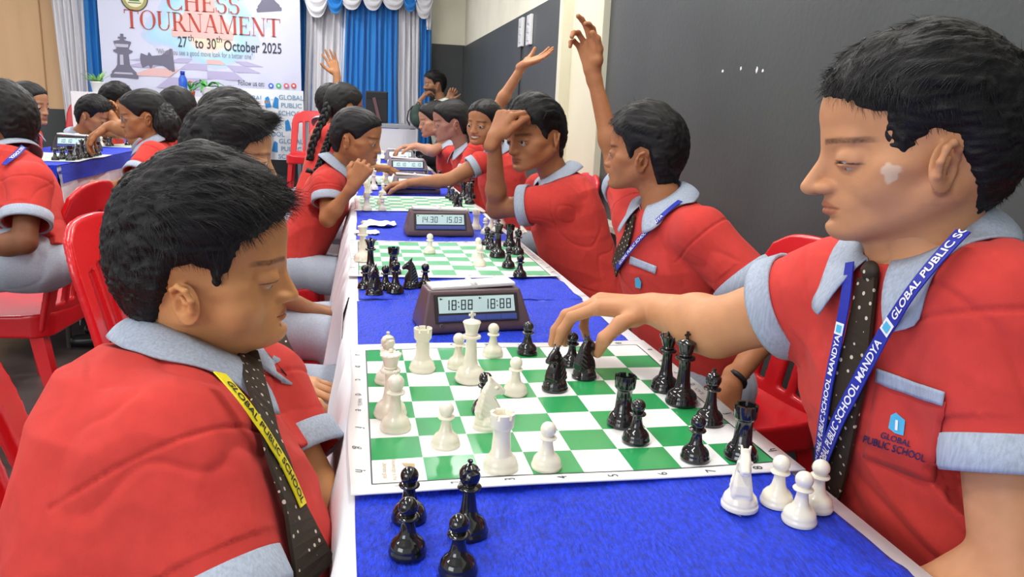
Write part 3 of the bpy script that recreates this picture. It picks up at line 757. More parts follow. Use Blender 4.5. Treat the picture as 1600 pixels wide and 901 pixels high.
def swag(xc, w, ztop, drop, m, label, Y):
    V, F = [], []; n = 28; rows = 26
    for j in range(rows+1):
        t = j/rows
        for i in range(n+1):
            u = i/n*2-1; sag = (1-abs(u)**2.7)
            z = ztop-.12*abs(u)*0-drop*t*(.18+.82*sag)
            V.append((xc+u*w/2*(1-.10*t), Y-.03-.05*sag*(.4+.6*t)-.026*math.sin(t*7*2*PI)*sag, z))
    for j in range(rows):
        for i in range(n): F.append((j*(n+1)+i, j*(n+1)+i+1, (j+1)*(n+1)+i+1, (j+1)*(n+1)+i))
    o = mesh('curtain_swag', V, F, m); md = o.modifiers.new('s', 'SOLIDIFY'); md.thickness = .004
    tag(o, label, 'swag')
SY = 7.68
for (px, w, pyb, m, lab, zt) in [(495, 36, 29, M_white, 'white draped swag next to the banner top corner', 0), (524, 27, 23, M_blue, 'small blue swag left of the wide white swags', 0), (549, 36, 17, M_white, 'white swag just right of the small left blue swag', 0),
                            (582, 34, 18, M_white, 'middle white swag over the wide blue curtain', 0), (614, 40, 17, M_white, 'white swag just left of the right blue swag', 0), (640, 24, 20, M_blue, 'small blue swag near the right end of the valance', 0), (661, 28, 31, M_white, 'last white swag at the right end of the valance', 0)]:
    c = on_y(px, pyb, SY); wd_ = w*SY/1200*1.7; swag(c[0], wd_, 2.62, 2.62-c[2], m, lab, SY)
# white tail hanging at the right end
cx = on_y(668, 45, SY)[0]; curtain('curtain_tail', cx-.03, cx+.05, cx-.01, cx+.03, on_y(670, 47, SY)[2], 2.6, SY-.02, M_white, 2, 'white hanging tail at the right end of the valance', 3, .02)

# ---------------------------------------------------------------- tournament banner
BNY = 7.55
def bn(px, py): q = on_y(px, py, BNY); return q[0], q[2]
M_ban = mat('banner_print', (1, 1, 1), .55, .3); nt = M_ban.node_tree; L = nt.links; bs = nt.nodes['Principled BSDF']
tc = nt.nodes.new('ShaderNodeTexCoord'); sx = nt.nodes.new('ShaderNodeSeparateXYZ'); L.new(tc.outputs['Object'], sx.inputs[0])
cx0, cz0 = bn(322, 45)
vs = nt.nodes.new('ShaderNodeVectorMath'); vs.operation = 'SUBTRACT'; vs.inputs[1].default_value = (cx0, BNY, cz0); L.new(tc.outputs['Object'], vs.inputs[0])
mp = nt.nodes.new('ShaderNodeMapping'); mp.inputs['Scale'].default_value = (1, 0, 1.5); L.new(vs.outputs[0], mp.inputs[0])
ln = nt.nodes.new('ShaderNodeVectorMath'); ln.operation = 'LENGTH'; L.new(mp.outputs[0], ln.inputs[0])
nz = nt.nodes.new('ShaderNodeTexNoise'); nz.inputs['Scale'].default_value = 3.2; nz.inputs['Detail'].default_value = 5; L.new(tc.outputs['Object'], nz.inputs['Vector'])
ad = nt.nodes.new('ShaderNodeMath'); ad.operation = 'MULTIPLY_ADD'; ad.inputs[1].default_value = .9; L.new(nz.outputs[0], ad.inputs[0]); L.new(ln.outputs['Value'], ad.inputs[2])
cr = nt.nodes.new('ShaderNodeValToRGB'); L.new(ad.outputs[0], cr.inputs[0]); e = cr.color_ramp.elements
e[0].position = .42; e[0].color = (*s2l('#f6e7bf'), 1); e[1].position = 1.45; e[1].color = (*s2l('#cfd2e8'), 1)
for p, c in ((.58, '#f3d0bd'), (.72, '#bcdcea'), (.88, '#a9d3ea'), (.99, '#c3cbe8')): q = e.new(p); q.color = (*s2l(c), 1)
L.new(cr.outputs[0], bs.inputs['Base Color'])
xl, zl = bn(161, 128); xr, zr = bn(471, 150)
V, F = [], []; n = 60; rows = 40; zb = 1.16
for j in range(rows+1):
    for i in range(n+1):
        u, t = i/n, j/rows; z = 2.75+(zb-2.75)*t; low = sstep(.75, 1, t)
        V.append((xl+(xr-xl)*u, BNY+.0015*math.sin(u*13+z*3)+.006*low*math.sin(u*40+t*22)+.0015*math.sin(z*9+u*4), z-.03*low*math.sin(u*PI)))
for j in range(rows):
    for i in range(n): F.append((j*(n+1)+i, j*(n+1)+i+1, (j+1)*(n+1)+i+1, (j+1)*(n+1)+i))
ban = thing('banner', 'large printed chess tournament banner hanging on the back wall curtains', 'banner', ((xl+xr)/2, BNY, zb))
def bp_(o): return keep(o, ban)
o = mesh('banner_sheet', V, F, M_ban); bp_(o)
bt = B(); bt.tube([((xl-.01), BNY, 2.76), ((xr+.01), BNY, 2.76)], .012, 8); bp_(bt.obj('hanging_rod', M_met))
def flat(name, polys, m, y=BNY-.0045): # polys in (x,z)
    V, F = [], []
    for P in polys:
        n0 = len(V); V += [(p[0], y, p[1]) for p in P]; F.append(tuple(range(n0, n0+len(P))))
    return bp_(mesh(name, V, F, m, smooth=False))
# pale perspective chess floor in the print
M_chk = mat('print_mauve', s2l('#b3add0'), .6); M_chk2 = mat('print_pink', s2l('#dbb4b4'), .6)
hx, hz = bn(322, 72); polys = [[], []]
rowz = [0, .05, .12, .21, .33, .50]
for r in range(5):
    z0, z1 = hz-.13-rowz[r]*.9, hz-.13-rowz[r+1]*.9
    for c in range(-7, 7):
        if (c+r) % 2: continue
        k0, k1 = .13+rowz[r]*1.1, .13+rowz[r+1]*1.1
        q = [(hx+c*k0, z0), (hx+(c+1)*k0, z0), (hx+(c+1)*k1, z1), (hx+c*k1, z1)]
        if min(p[0] for p in q) < xl+.02 or max(p[0] for p in q) > xr-.02: continue
        polys[(c*c+r) % 3 == 0].append(q)
flat('printed_chess_floor', polys[0], M_chk, BNY-0.0035); flat('printed_chess_floor', polys[1], M_chk2, BNY-0.0035)
# printed chess king and fallen piece
def prof_poly(prof, cx, cz, s, ang=0):
    P = [(r, z) for r, z in prof]+[(-r, z) for r, z in prof[::-1]]; ca, sa = math.cos(ang), math.sin(ang)
    return [(cx+s*(x*ca-z*sa), cz+s*(x*sa+z*ca)) for x, z in P]
KP = [(.30, 0), (.31, .07), (.27, .10), (.27, .14), (.19, .22), (.14, .30), (.12, .55), (.16, .57), (.21, .60), (.21, .63), (.15, .65), (.13, .67), (.19, .80), (.19, .83), (.05, .86), (.04, .89), (.09, .89), (.09, .93), (.035, .93), (.035, 1.0)]
M_pk = mat('print_grey', s2l('#6d6c80'), .6); M_pk2 = mat('print_light_grey', s2l('#b9b8c8'), .6); M_pk3 = mat('print_rose', s2l('#e0b8b4'), .6)
kx, kz = bn(195, 122); kt = bn(195, 53)[1]-kz
flat('printed_fallen_piece', [prof_poly(KP[:-5], bn(272, 104)[0], bn(272, 104)[1]+.06, kt*.86, PI/2+.06)], M_pk, BNY-0.0045)
flat('printed_king', [prof_poly(KP, kx, kz, kt)], M_pk, BNY-0.0055)
flat('printed_highlight', [[(kx-.3*kt+.06*kt, kz+.09*kt), (kx+.2*kt, kz+.09*kt), (kx+.17*kt, kz+.13*kt), (kx-.2*kt, kz+.13*kt)], [(kx-.08*kt, kz+.3*kt), (kx+.0*kt, kz+.3*kt), (kx-.0*kt, kz+.53*kt), (kx-.07*kt, kz+.53*kt)], [(kx-.15*kt, kz+.7*kt), (kx+.12*kt, kz+.7*kt), (kx+.13*kt, kz+.77*kt), (kx-.16*kt, kz+.77*kt)]], M_pk2, BNY-0.0063)
cx1, cz1 = bn(317, 60); flat('printed_centre_king', [prof_poly(KP, cx1, cz1, .95)], M_pk3, BNY-0.0045)
rx, rz = bn(421, 18); flat('printed_small_piece', [prof_poly(KP[:12], rx, rz, .40, .12)], M_pk, BNY-0.0045)
# round emblem
ex, ez = bn(210, -3); M_gold = mat('print_gold', s2l('#a8a06a'), .6)
ring = lambda r, k=28: [(ex+r*math.cos(2*PI*i/k), ez+r*math.sin(2*PI*i/k)) for i in range(k)]
flat('printed_emblem', [ring(.125)], mat('print_dark', s2l('#3c3a40'), .6), BNY-0.0045); flat('printed_emblem', [ring(.115)], M_gold, BNY-0.0050); flat('printed_emblem', [ring(.085)], mat('print_cream', s2l('#e4e2c0'), .6), BNY-0.0055)
flat('printed_emblem', [[(ex-.05, ez-.03), (ex+.05, ez-.03), (ex+.03, ez+.0), (ex-.04, ez+.01)], [(ex-.06, ez-.05), (ex+.06, ez-.05), (ex+.06, ez-.04), (ex-.06, ez-.04)]], mat('print_green', s2l('#5c7a52'), .6), BNY-0.0060)
# serif capitals cut from strokes
def glyph(ch):
    S, T, H = .085, .035, .05     # half-ish weights: thick stem, thin stroke, serif
    R = lambda x0, y0, x1, y1: [(x0, y0), (x1, y0), (x1, y1), (x0, y1)]
    st = lambda x, w=.14: [R(x-w/2, 0, x+w/2, 1), R(x-w/2-.07, 0, x+w/2+.07, T), R(x-w/2-.07, 1-T, x+w/2+.07, 1)]
    def arc(cx, cy, rx, ry, a0, a1, w0=.035, w1=.14, n=20):
        out = []; 
        for i in range(n):
            q = []
            for a in (a0+(a1-a0)*i/n, a0+(a1-a0)*(i+1)/n):
                a = math.radians(a); w = w0+(w1-w0)*abs(math.cos(a))**1.5; q.append(((cx+rx*math.cos(a), cy+ry*math.sin(a)), (cx+(rx-w)*math.cos(a), cy+(ry-w0-(w-w0)*.15)*math.sin(a))))
            out.append([q[0][0], q[1][0], q[1][1], q[0][1]])
        return out
    D = lambda x0, x1, y0, y1, w: [[(x0-w/2, y0), (x0+w/2, y0), (x1+w/2, y1), (x1-w/2, y1)]]
    if ch == 'T': return st(.40)+[R(.02, 1-.045, .78, 1), R(.02, .78, .055, 1), R(.745, .78, .78, 1)], .82
    if ch == 'H': return st(.17)+st(.68)+[R(.2, .48, .65, .52)], .88
    if ch == 'E': return st(.17)+[R(.1, 0, .66, .045), R(.62, 0, .66, .24), R(.1, .955, .62, 1), R(.585, .78, .62, 1), R(.2, .48, .48, .52), R(.45, .39, .48, .61)], .72
    if ch == 'O': return arc(.44, .5, .42, .52, 0, 360, n=36), .90
    if ch == 'C': return arc(.44, .5, .42, .52, 42, 318, n=30)+[R(.72, .70, .76, .98), R(.72, .02, .76, .26)], .82
    if ch == 'S': return arc(.31, .745, .25, .275, 30, 270, .04, .12)+arc(.31, .255, .27, .275, -150, 90, .04, .12)+[R(.52, .72, .555, .97), R(.03, .03, .065, .30)], .64
    if ch == 'U': return [R(.1, .3, .24, 1), R(.03, 1-T, .31, 1), R(.66, .3, .70, 1), R(.58, 1-T, .78, 1)]+arc(.40, .30, .30, .31, 180, 360, .04, .09), .82
    if ch == 'R': return st(.17)+arc(.34, .73, .26, .27, -90, 90, .04, .13)+[R(.2, .96, .36, 1), R(.2, .46, .36, .50)]+D(.72, .42, 0, .48, .15)+[R(.62, 0, .86, T)], .84
    if ch == 'N': return [R(.13, 0, .165, 1), R(.03, 0, .27, T), R(.03, 1-T, .2, 1), R(.70, 0, .735, 1), R(.60, 1-T, .84, 1)]+D(.66, .14, 0, 1, .15), .88
    if ch == 'A': return D(.12, .40, 0, 1, .04)+D(.70, .42, 0, 1, .15)+[R(.22, .32, .6, .36), R(.02, 0, .22, T), R(.58, 0, .82, T)], .84
    if ch == 'M': return [R(.12, 0, .155, 1), R(.03, 0, .25, T), R(.03, 1-T, .2, 1)]+D(.50, .16, 0, 1, .13)+D(.50, .84, 0, 1, .04)+st(.90), 1.08
def serif(s, px0, px1, py, cap, m, y):
    P = []; x = 0
    for ch in s: g_, w_ = glyph(ch); P += [[(x+a, b) for a, b in q] for q in g_]; x += w_
    x0, z0 = bn(px0, py); x1, _ = bn(px1, py); k = (x1-x0)/x
    flat('banner_lettering', [[(x0+a*k, z0+b*cap) for a, b in q] for q in P], m, y)
M_red = mat('print_red', s2l('#b5483c'), .6); M_blk = mat('print_charcoal', s2l('#3a3d45'), .6)
def line_text(s, px0, py0, px1, size, m, bold=0.0, y=BNY-0.0060, name='banner_lettering'):
    x0, z0 = bn(px0, py0); x1, _ = bn(px1, py0+(px1-px0)*.06); v, f, w = text_geo(s, 1, bold); k = (x1-x0)/w
    return bp_(mesh(name, [(x0+a*k, y, z0+b*size) for a, b in v], [tuple(q) for q in f], m, smooth=False))
serif('TOURNAMENT', 195, 439, 43.5, .175, M_red, BNY-0.0065); serif('CHESS', 261, 376, 15, .175, M_red, BNY-0.0065)
line_text('27', 278, 73, 293, .145, M_blk, .01); line_text('th', 294, 64, 303, .09, M_blk); line_text('to 30', 305, 75, 338, .145, M_blk, .01); line_text('th', 338, 66, 347, .09, M_blk); line_text('October 2025', 350, 79, 440, .145, M_blk, .01)
line_text('"When you see a good move look for a better one"', 244, 84, 395, .075, mat('print_midgrey', s2l('#8d8894'), .6))
line_text('Follow us on:', 372, 133, 413, .075, M_blk)
for px, c in ((423.5, '#3b6fd0'), (435.5, '#49b36a'), (447.5, '#d8667a'), (459, '#d8504a')):
    x0, z0 = bn(px, 134); flat('social_icon', [[(x0+.027*math.cos(i*PI/6), z0+.027*math.sin(i*PI/6)) for i in range(12)]], mat('print'+c, s2l(c), .6), BNY-0.0065); flat('social_icon', [[(x0+.012*math.cos(i*PI/3), z0+.012*math.sin(i*PI/3)) for i in range(6)]], MT['print_white'], BNY-0.0070)

# school backdrop below and right of the banner
SDY = 7.35
def sp_(px, py): q = on_y(px, py, SDY); return q[0], q[2]
xa = sp_(345, 200)[0]; xb, zt = sp_(474, 147); zb2 = sp_(474, 246)[1]
sd = thing('school_backdrop', 'white backdrop printed with the blue school name and book logo', 'backdrop', ((xa+xb)/2, SDY, zb2))
def sp(o): return keep(o, sd)
b = B(); b.box(((xa+xb)/2, SDY, (zt+zb2)/2), (xb-xa, .02, zt-zb2+.06)); sp(b.obj('backdrop_board', mat('backdrop_white', s2l('#dfe7ee'), .5), smooth=False))
for x in (xa+.05, xb-.05):
    b = B(); b.box((x, SDY+.02, zb2/2), (.03, .03, zb2)); sp(b.obj('leg', M_met, smooth=False))
M_sb = mat('print_school_blue', s2l('#7d9dbd'), .6); M_lb = mat('print_logo_blue', s2l('#2c87cc'), .6)
def logo(cx, cz, s, parent_fn, y, mm=None):
    P = []
    for sg in (-1, 1):
        P.append([(cx+sg*x*s, cz+z*s) for x, z in ((.04, -.42), (.5, -.5), (.52, .28), (.30, .42), (.2, .30), (.14, .0))])
    P2 = [[(cx+.11*s*math.cos(i*PI/4), cz+.26*s+.11*s*math.sin(i*PI/4)) for i in range(8)], [(cx-.10*s, cz+.1*s), (cx+.10*s, cz+.1*s), (cx+.02*s, cz-.3*s), (cx-.02*s, cz-.3*s)]]
    for Q, m_, yy in ((P, mm or M_lb, y), (P2, MT['print_white'], y-.002)):
        V, F = [], []
        for q in Q: n0 = len(V); V += [(a, yy, c) for a, c in q]; F.append(tuple(range(n0, n0+len(q))))
        parent_fn(mesh('printed_logo', V, F, m_, smooth=False))
def sctext(px, py, lines):
    x0, z0 = sp_(px, py)
    for i, t in enumerate(lines):
        v, f, w_ = text_geo(t, .064, .02); sp(mesh('backdrop_lettering', [(x0+a-w_/2, SDY-.014, z0-.078*i+c) for a, c in v], [tuple(q) for q in f], M_sb, smooth=False))
for px, py in ((455, 156), (424, 188), (455, 224), (392, 156), (392, 222)): sctext(px, py, ('GLOBAL', 'PUBLIC', 'SCHOOL'))
for px, py in ((425, 159), (456, 195), (424, 228), (392, 195)): x0, z0 = sp_(px, py); logo(x0, z0, .125, sp, SDY-.014)

# ---------------------------------------------------------------- plastic chairs
M_rp = mat('red_plastic', s2l('#cf1822'), .28, .5, coat=.2, var=(8, .04))
def make_chair():
    t = thing('plastic_chair')
    h = .006
    g = SDF((-.26, -.27, .36), (.26, .27, .50), h)
    def seat(x, y, z):
        w = .215-.02*(y < 0)*0; hh = .440+.012*(x/.2)**2+.010*(y/.2)**2-.008
        dx, dy = np.abs(x)-w+.06, np.abs(y)-.215+.06
        d2 = np.minimum(np.maximum(dx, dy), 0)+np.sqrt(np.maximum(dx, 0)**2+np.maximum(dy, 0)**2)-.06
        slab = np.maximum(d2, np.abs(z-hh)-.006); rim = np.maximum(np.abs(d2+.008)-.008, np.abs(z-.415)-.034); return np.minimum(slab, rim)
    g.op(seat, (-.25, -.25, .37), (.25, .25, .48), .004); v, q = g.mesh(); mesh('seat', v, q, M_rp, t)
    # back: arched panel with window and upright slats, bowed and leaning backwards
    def back(x, y, z):
        s = (z-.44); yc = -.205-.20*s-.10*s*s+.25*x*x
        hw = .205-.02*s/.42; top = .86-.55*x*x
        dx = np.abs(x)-hw; dz = np.maximum(z-top, .40-z); d2 = np.maximum(dx, dz)+.012*np.exp(-((np.abs(x)-hw)/.05)**2-((z-top)/.05)**2)*3
        win_t = .755-.9*x*x; wx = np.abs(x)-(.150-.035*(s/.42)); win = np.maximum(wx, np.maximum(z-win_t, .475-z))
        sl = np.minimum(np.abs(x)-.030, np.abs(np.abs(x)-.078)-.014)
        win = np.maximum(win, -sl-.0)
        d2 = np.maximum(d2, -win)
        r = .0065; q1 = np.maximum(d2+r, 0); q2 = np.maximum(np.abs(y-yc)-.010+r, 0)+np.minimum(0, 0)
        return np.sqrt(q1*q1+q2*q2)+np.minimum(np.maximum(d2+r, np.abs(y-yc)-.010+r), 0)-r
    g = SDF((-.24, -.37, .38), (.24, -.15, .90), .0055); g.op(back, (-.23, -.36, .39), (.23, -.16, .88), .003); v, q = g.mesh(); mesh('backrest', v, q, M_rp, t)
    for sx in (-1, 1):
        for sy in (-1, 1):
            a = Vector((sx*.190, sy*.190, .43)); c = Vector((sx*.215, sy*(.225 if sy > 0 else .265), 0)); b = B(); V = []
            for p, w_ in ((a, .034), (c, .022)):
                V += [p+Vector((-sx*w_, -sy*.006, 0)), p+Vector((sx*.006, -sy*.006, 0))+Vector((0, 0, 0)), p+Vector((sx*.006, -sy*.006, 0)), p+Vector((sx*.006, -sy*w_*1.5, 0)), p+Vector((-sx*.001, -sy*w_*1.5, 0)), p+Vector((-sx*.001, -sy*.013, 0)), p+Vector((-sx*w_, -sy*.013, 0))]
            F = [(i, (i+1) % 7, 7+(i+1) % 7, 7+i) for i in range(7)]+[(0, 1, 2, 3, 4, 5, 6), (13, 12, 11, 10, 9, 8, 7)]
            b.add(V, F); o = b.obj('leg', M_rp, t, smooth=False)
    return t
chair0 = make_chair(); _used = [False]
def chair(x, y, face, label, sc_=1.0):
    """face: heading in degrees the sitter looks to, 0 = +x"""
    c = chair0 if not _used[0] else copy_tree(chair0); _used[0] = True
    c.location = (x, y, 0); c.rotation_euler = (0, 0, math.radians(face-90)); c.scale = (sc_,)*3; tag(c, label, 'chair', 'red plastic chairs'); return c

# ---------------------------------------------------------------- tables, cloths and runners
M_cloth = mat('white_cloth', s2l('#e4e4ea'), .85, .2, bump=(700, .12)); M_vel = mat('blue_velvet', s2l('#1236c8'), .55, .25, sheen=.06, bump=(300, .9, (1, .35, 1)), var=(230, .38, (1, .4, 1)))
TW = .256
def table(x0, x1, y0, y1, z, label):
    t = thing('folding_table', label, 'table', ((x0+x1)/2, (y0+y1)/2, 0)); b = B(); b.box((0, 0, z-.022), (x1-x0-.02, y1-y0-.02, .028), bev=.004); b.obj('tabletop', mat('table_laminate', s2l('#b9b4a8'), .5), t, smooth=False)
    for sx in (-1, 1):
        for sy in (-1, 1):
            b = B(); b.tube([(sx*((x1-x0)/2-.06), sy*((y1-y0)/2-.14), z-.036), (sx*((x1-x0)/2-.06), sy*((y1-y0)/2-.12), 0)], .012, 8); b.obj('leg', M_met, t)
def cloth(x0, x1, y0, y1, z, hem, label, seed=0, flare=.05, ends=(0, 1), lift=0.):
    """table cloth: flat top and pleated drops along both long sides"""
    ny = int((y1-y0)/.02); V, F = [], []; prof = []
    drop = z-hem; K = 12
    for s, xe in ((-1, x0), (1, x1)):
        pass
    cols_ = [('L', k/K) for k in range(K, 0, -1)]+[('T', u) for u in np.linspace(0, 1, 9)]+[('R', k/K) for k in range(1, K+1)]
    for j in range(ny+1):
        y = y0+(y1-y0)*j/ny
        for c, u in cols_:
            if c == 'T': V.append((x0+(x1-x0)*u, y, z+.0010*math.sin(y*9+u*3+seed)*0)); continue
            s = -1 if c == 'L' else 1; xe = x0 if c == 'L' else x1; d = u*drop
            tp_ = .12+.88*sstep(0, .16, min(y-y0, y1-y)+.02) if not ends else 1.; rip = tp_*(math.sin(y*31+seed+1.3*math.sin(y*7))*.55+math.sin(y*57+2*seed)*.3)*(.012+.030*u)*min(1, u*4)
            V.append((xe+s*(.006+flare*u*tp_+rip+.004*(u > 0)), y+.01*math.sin(y*20+u*3)*u, z-.004*min(1, u*12)-d+.004*math.sin(y*12+seed)))
    m_ = len(cols_)
    for j in range(ny):
        for i in range(m_-1): F.append((j*m_+i, j*m_+i+1, (j+1)*m_+i+1, (j+1)*m_+i))
    # end drops
    for e_, (yy, sg) in enumerate(((y0, -1), (y1, 1))):
        if e_ not in ends: continue
        b0 = len(V); nx = 30
        for k in range(K+1):
            u = k/K
            for i in range(nx+1):
                a = i/nx; x = x0+(x1-x0)*a; V.append((x, yy+sg*(.003+.03*u+.02*u*math.sin(a*26+seed)), z-drop*u))
        for k in range(K):
            for i in range(nx): F.append((b0+k*(nx+1)+i, b0+k*(nx+1)+i+1, b0+(k+1)*(nx+1)+i+1, b0+(k+1)*(nx+1)+i))
    o = mesh('tablecloth', V, F, M_cloth); md = o.modifiers.new('s', 'SOLIDIFY'); md.thickness = .0015; md.offset = -1
    return tag(o, label, 'tablecloth')
def runner(x0, x1, y0, y1, z, label, seed=0, hang=0.):
    nx, ny = 90, int((y1-y0)/.007); V, F = [], []
    XX, YY = np.meshgrid(np.linspace(x0, x1, nx+1), np.linspace(y0, y1, ny+1))
    w = .0026*np.abs(vnoise(XX*14+YY*5+seed, YY*9-XX*4, XX*0+seed))+.0014*(1-2*np.abs(vnoise(XX*30+YY*22, YY*7-XX*20, XX*0+3)))
    free = np.ones_like(YY)
    for yc in (0, 1.03, 2.22, 3.22, 4.28, 5.32, 3.02, 4.2): free = free*sstep(.25, .29, np.abs(YY-yc))
    w = w+free*(.0034*np.maximum(0, 1-9*np.abs(vnoise(XX*5+YY*1.2+seed, YY*2.2-XX*1.5, XX*0+.5+seed)))**1.5+.0026*np.maximum(0, 1-10*np.abs(vnoise(XX*3-YY*6+seed, YY*2+XX*5, XX*0+7.5)))**1.5)
    ex = .004*vnoise(XX*0, YY*4+seed, XX*0+(XX > 0))
    P = np.stack([XX+ex*(np.abs(XX-(x0+x1)/2) > (x1-x0)*.48), YY, z+.0008+w*.75], -1).reshape(-1, 3)
    i = np.arange(nx); j = np.arange(ny); a = (j[:, None]*(nx+1)+i[None]).ravel(); F = np.stack([a, a+1, a+nx+2, a+nx+1], 1)
    o = mesh('table_runner', P, F, M_vel); md = o.modifiers.new('s', 'SOLIDIFY'); md.thickness = .001; md.offset = -1
    return tag(o, label, 'table runner')
TZ = .75
table(-TW, TW, -1.35, .60, TZ-.0016, 'nearest folding table under the white cloth, holding the foreground game')
table(-TW, TW, .62, 2.55, TZ-.0016, 'second folding table under the white cloth, beneath the fallen white pieces')
table(-TW, TW, 2.57, 6.0, TZ-.0016, 'long far tables under the white cloth, running to the back curtain')
cloth(-TW, TW, -1.37, .61, TZ, .12, 'white pleated cloth over the nearest table', 1, .05, (0, 1))
cloth(-TW-.003, TW, .612, 2.578, TZ, .40, 'white cloth of the second table with a short hem over grey trousers', 2.2, .045, ())
cloth(-TW, TW, 2.58, 6.02, TZ, .14, 'white cloth over the far tables below the red chairs', 4, .03, (0, 1))
runner(-.243, .234, -1.35, .57, TZ, 'royal blue velvet runner on the nearest table', 1)
runner(-.240, .236, .572, 2.59, TZ, 'blue velvet runner under the second row of boards', 5)
runner(-.230, .236, 2.59, 6.0, TZ, 'blue velvet runner on the far tables', 9)
# left background table
LZ = .84
table(-1.92, -1.47, 2.62, 5.4, LZ-.0016, 'left background folding table beside the glasses girl'); cloth(-1.93, -1.475, 2.6, 5.42, LZ, .15, 'white cloth on the left background table', 3, .02, (0, 1))
lr = runner(-1.91, -1.46, 2.575, 5.4, LZ, 'blue velvet runner draped on the left background table', 13)
b = B(); V = []; F = []; n = 90
for j in range(5):
    for i in range(n+1):
        y = 2.58+2.8*i/n; V.append((-1.46+.012+.004*math.sin(y*13)*j/4, y, LZ+.002-.075*j/4))
for j in range(4):
    for i in range(n): F.append((j*(n+1)+i, j*(n+1)+i+1, (j+1)*(n+1)+i+1, (j+1)*(n+1)+i))
b.add(V, F); V = [(-1.91+.45*i/12, 2.568, LZ+.002-.075*j) for j in range(2) for i in range(13)]; b.add(V, [(i, i+1, 14+i, 13+i) for i in range(12)])
o = b.obj('runner_overhang', M_vel); o.parent = lr
ORD = ['first', 'second', 'third', 'fourth', 'fifth', 'sixth', 'seventh', 'last']
# ---------------------------------------------------------------- stage and things at the back
SG = .22
b = B(); b.box((-1.2, 7.25, SG/2), (4.28, 1.48, SG), bev=.004); structure(b.obj('trim_3', mat('stage_cloth', s2l('#c9c9cc'), .8, var=(3, .08)), smooth=False))
hz_ = on_y(350, 153, 6.95)[2]
t = thing('display_table', 'white-clothed table below the banner holding the potted plants', 'table', (-1.86, 6.95, SG)); xa_, xb_ = on_y(128, 152, 6.95)[0], on_y(416, 156, 6.95)[0]
b = B(); b.box((0, 0, hz_-SG-.02), (xb_-xa_, .5, .03)); o = b.obj('tabletop', M_cloth, t, smooth=False); t.location.x = (xa_+xb_)/2
V, F = [], []; n = 120
for j in range(7):
    for i in range(n+1): V.append(((i/n-.5)*(xb_-xa_+.02), -.255-.012*math.sin(i*.8)*j/6-.01*j/6, hz_-SG-(hz_-SG-.02)*j/6))
for j in range(6):
    for i in range(n): F.append((j*(n+1)+i, j*(n+1)+i+1, (j+1)*(n+1)+i+1, (j+1)*(n+1)+i))
mesh('table_drape', V, F, M_cloth, t)
M_leaf = mat('leaf_green', s2l('#3f9a3c'), .45, var=(30, .3)); M_leaf2 = mat('leaf_pale', s2l('#8fc46a'), .5, var=(30, .25)); M_pot = mat('white_pot', (.8, .8, .8), .35)
def plant(px, py, label, leaves, L0, m, droop, seed):
    c = on_y(px, py, 6.9); t = thing('potted_plant', label, 'plant', (c[0], 6.9, hz_)); r = random.Random(seed)
    b = B(); b.lathe([(0, 0), (.042, 0), (.055, .085), (.058, .085), (.058, .095), (.050, .095), (.048, .08), (0, .08)], 20); b.obj('pot', M_pot, t)
    b = B(); b.lathe([(0, .082), (.049, .084)], 12); b.obj('soil', mat('soil', (.03, .02, .015), .9), t)
    for i in range(leaves):
        a = r.uniform(0, 2*PI); l = L0*r.uniform(.6, 1.1); V, F = [], []; up = r.uniform(.35, 1.1); S = 7
        for k in range(S+1):
            u = k/S; x = l*u*math.cos(up*.9)*1.0+.01; z = .085+l*math.sin(up)*u*1.1-droop*l*u*u; w = .016*math.sin(PI*min(.98, u*.9+.08))**.7*(L0/.2)
            for s_ in (-1, 0, 1): V.append((x*math.cos(a)-s_*w*math.sin(a), x*math.sin(a)+s_*w*math.cos(a), z+abs(s_)*.004))
        for k in range(S):
            F += [(3*k, 3*k+3, 3*k+4, 3*k+1), (3*k+1, 3*k+4, 3*k+5, 3*k+2)]
        mesh('leaf', V, F, m, t)
plant(153, 148, 'leafy pale green plant in a white pot at the left end of the table', 26, .13, M_leaf2, .15, 1)
plant(324, 152, 'spiky green plant in a white pot below the banner centre', 26, .21, M_leaf, .75, 2)
c = on_y(299, 153, 6.93); t = thing('flower_pot', 'small orange flowered pot between the blue bottle and the spiky plant', 'plant', (c[0], 6.93, hz_))
b = B(); b.lathe([(0, 0), (.03, 0), (.038, .05), (.0, .05)], 14); b.obj('pot', mat('terracotta', s2l('#c0532d'), .6), t)
b = B()
for i in range(10): a = i*2.4; b.tube([(0, 0, .05), (.035*math.cos(a), .035*math.sin(a), .13)], .006, 5)
b.obj('foliage', M_leaf, t); b = B(); b.lathe([(0, .0), (.022, .012), (0, .026)], 10, (0, -.02, .12)); b.obj('flower', mat('orange_petals', s2l('#e0702c'), .6), t)
c = on_y(287, 152, 6.85); t = thing('water_bottle', 'blue translucent water bottle on the plant table under the banner', 'bottle', (c[0], 6.85, hz_))
b = B(); b.lathe([(0, 0), (.036, 0), (.038, .01), (.038, .06), (.034, .07), (.038, .08), (.038, .15), (.022, .185), (.018, .19)], 20); b.obj('bottle_body', mat('blue_bottle', s2l('#3a6fe0'), .12, .6, trans=.35), t)
b = B(); b.lathe([(0, .225), (.02, .225), (.021, .19), (0, .19)], 14); b.obj('cap', mat('cap_blue', s2l('#1b2f9c'), .4), t)
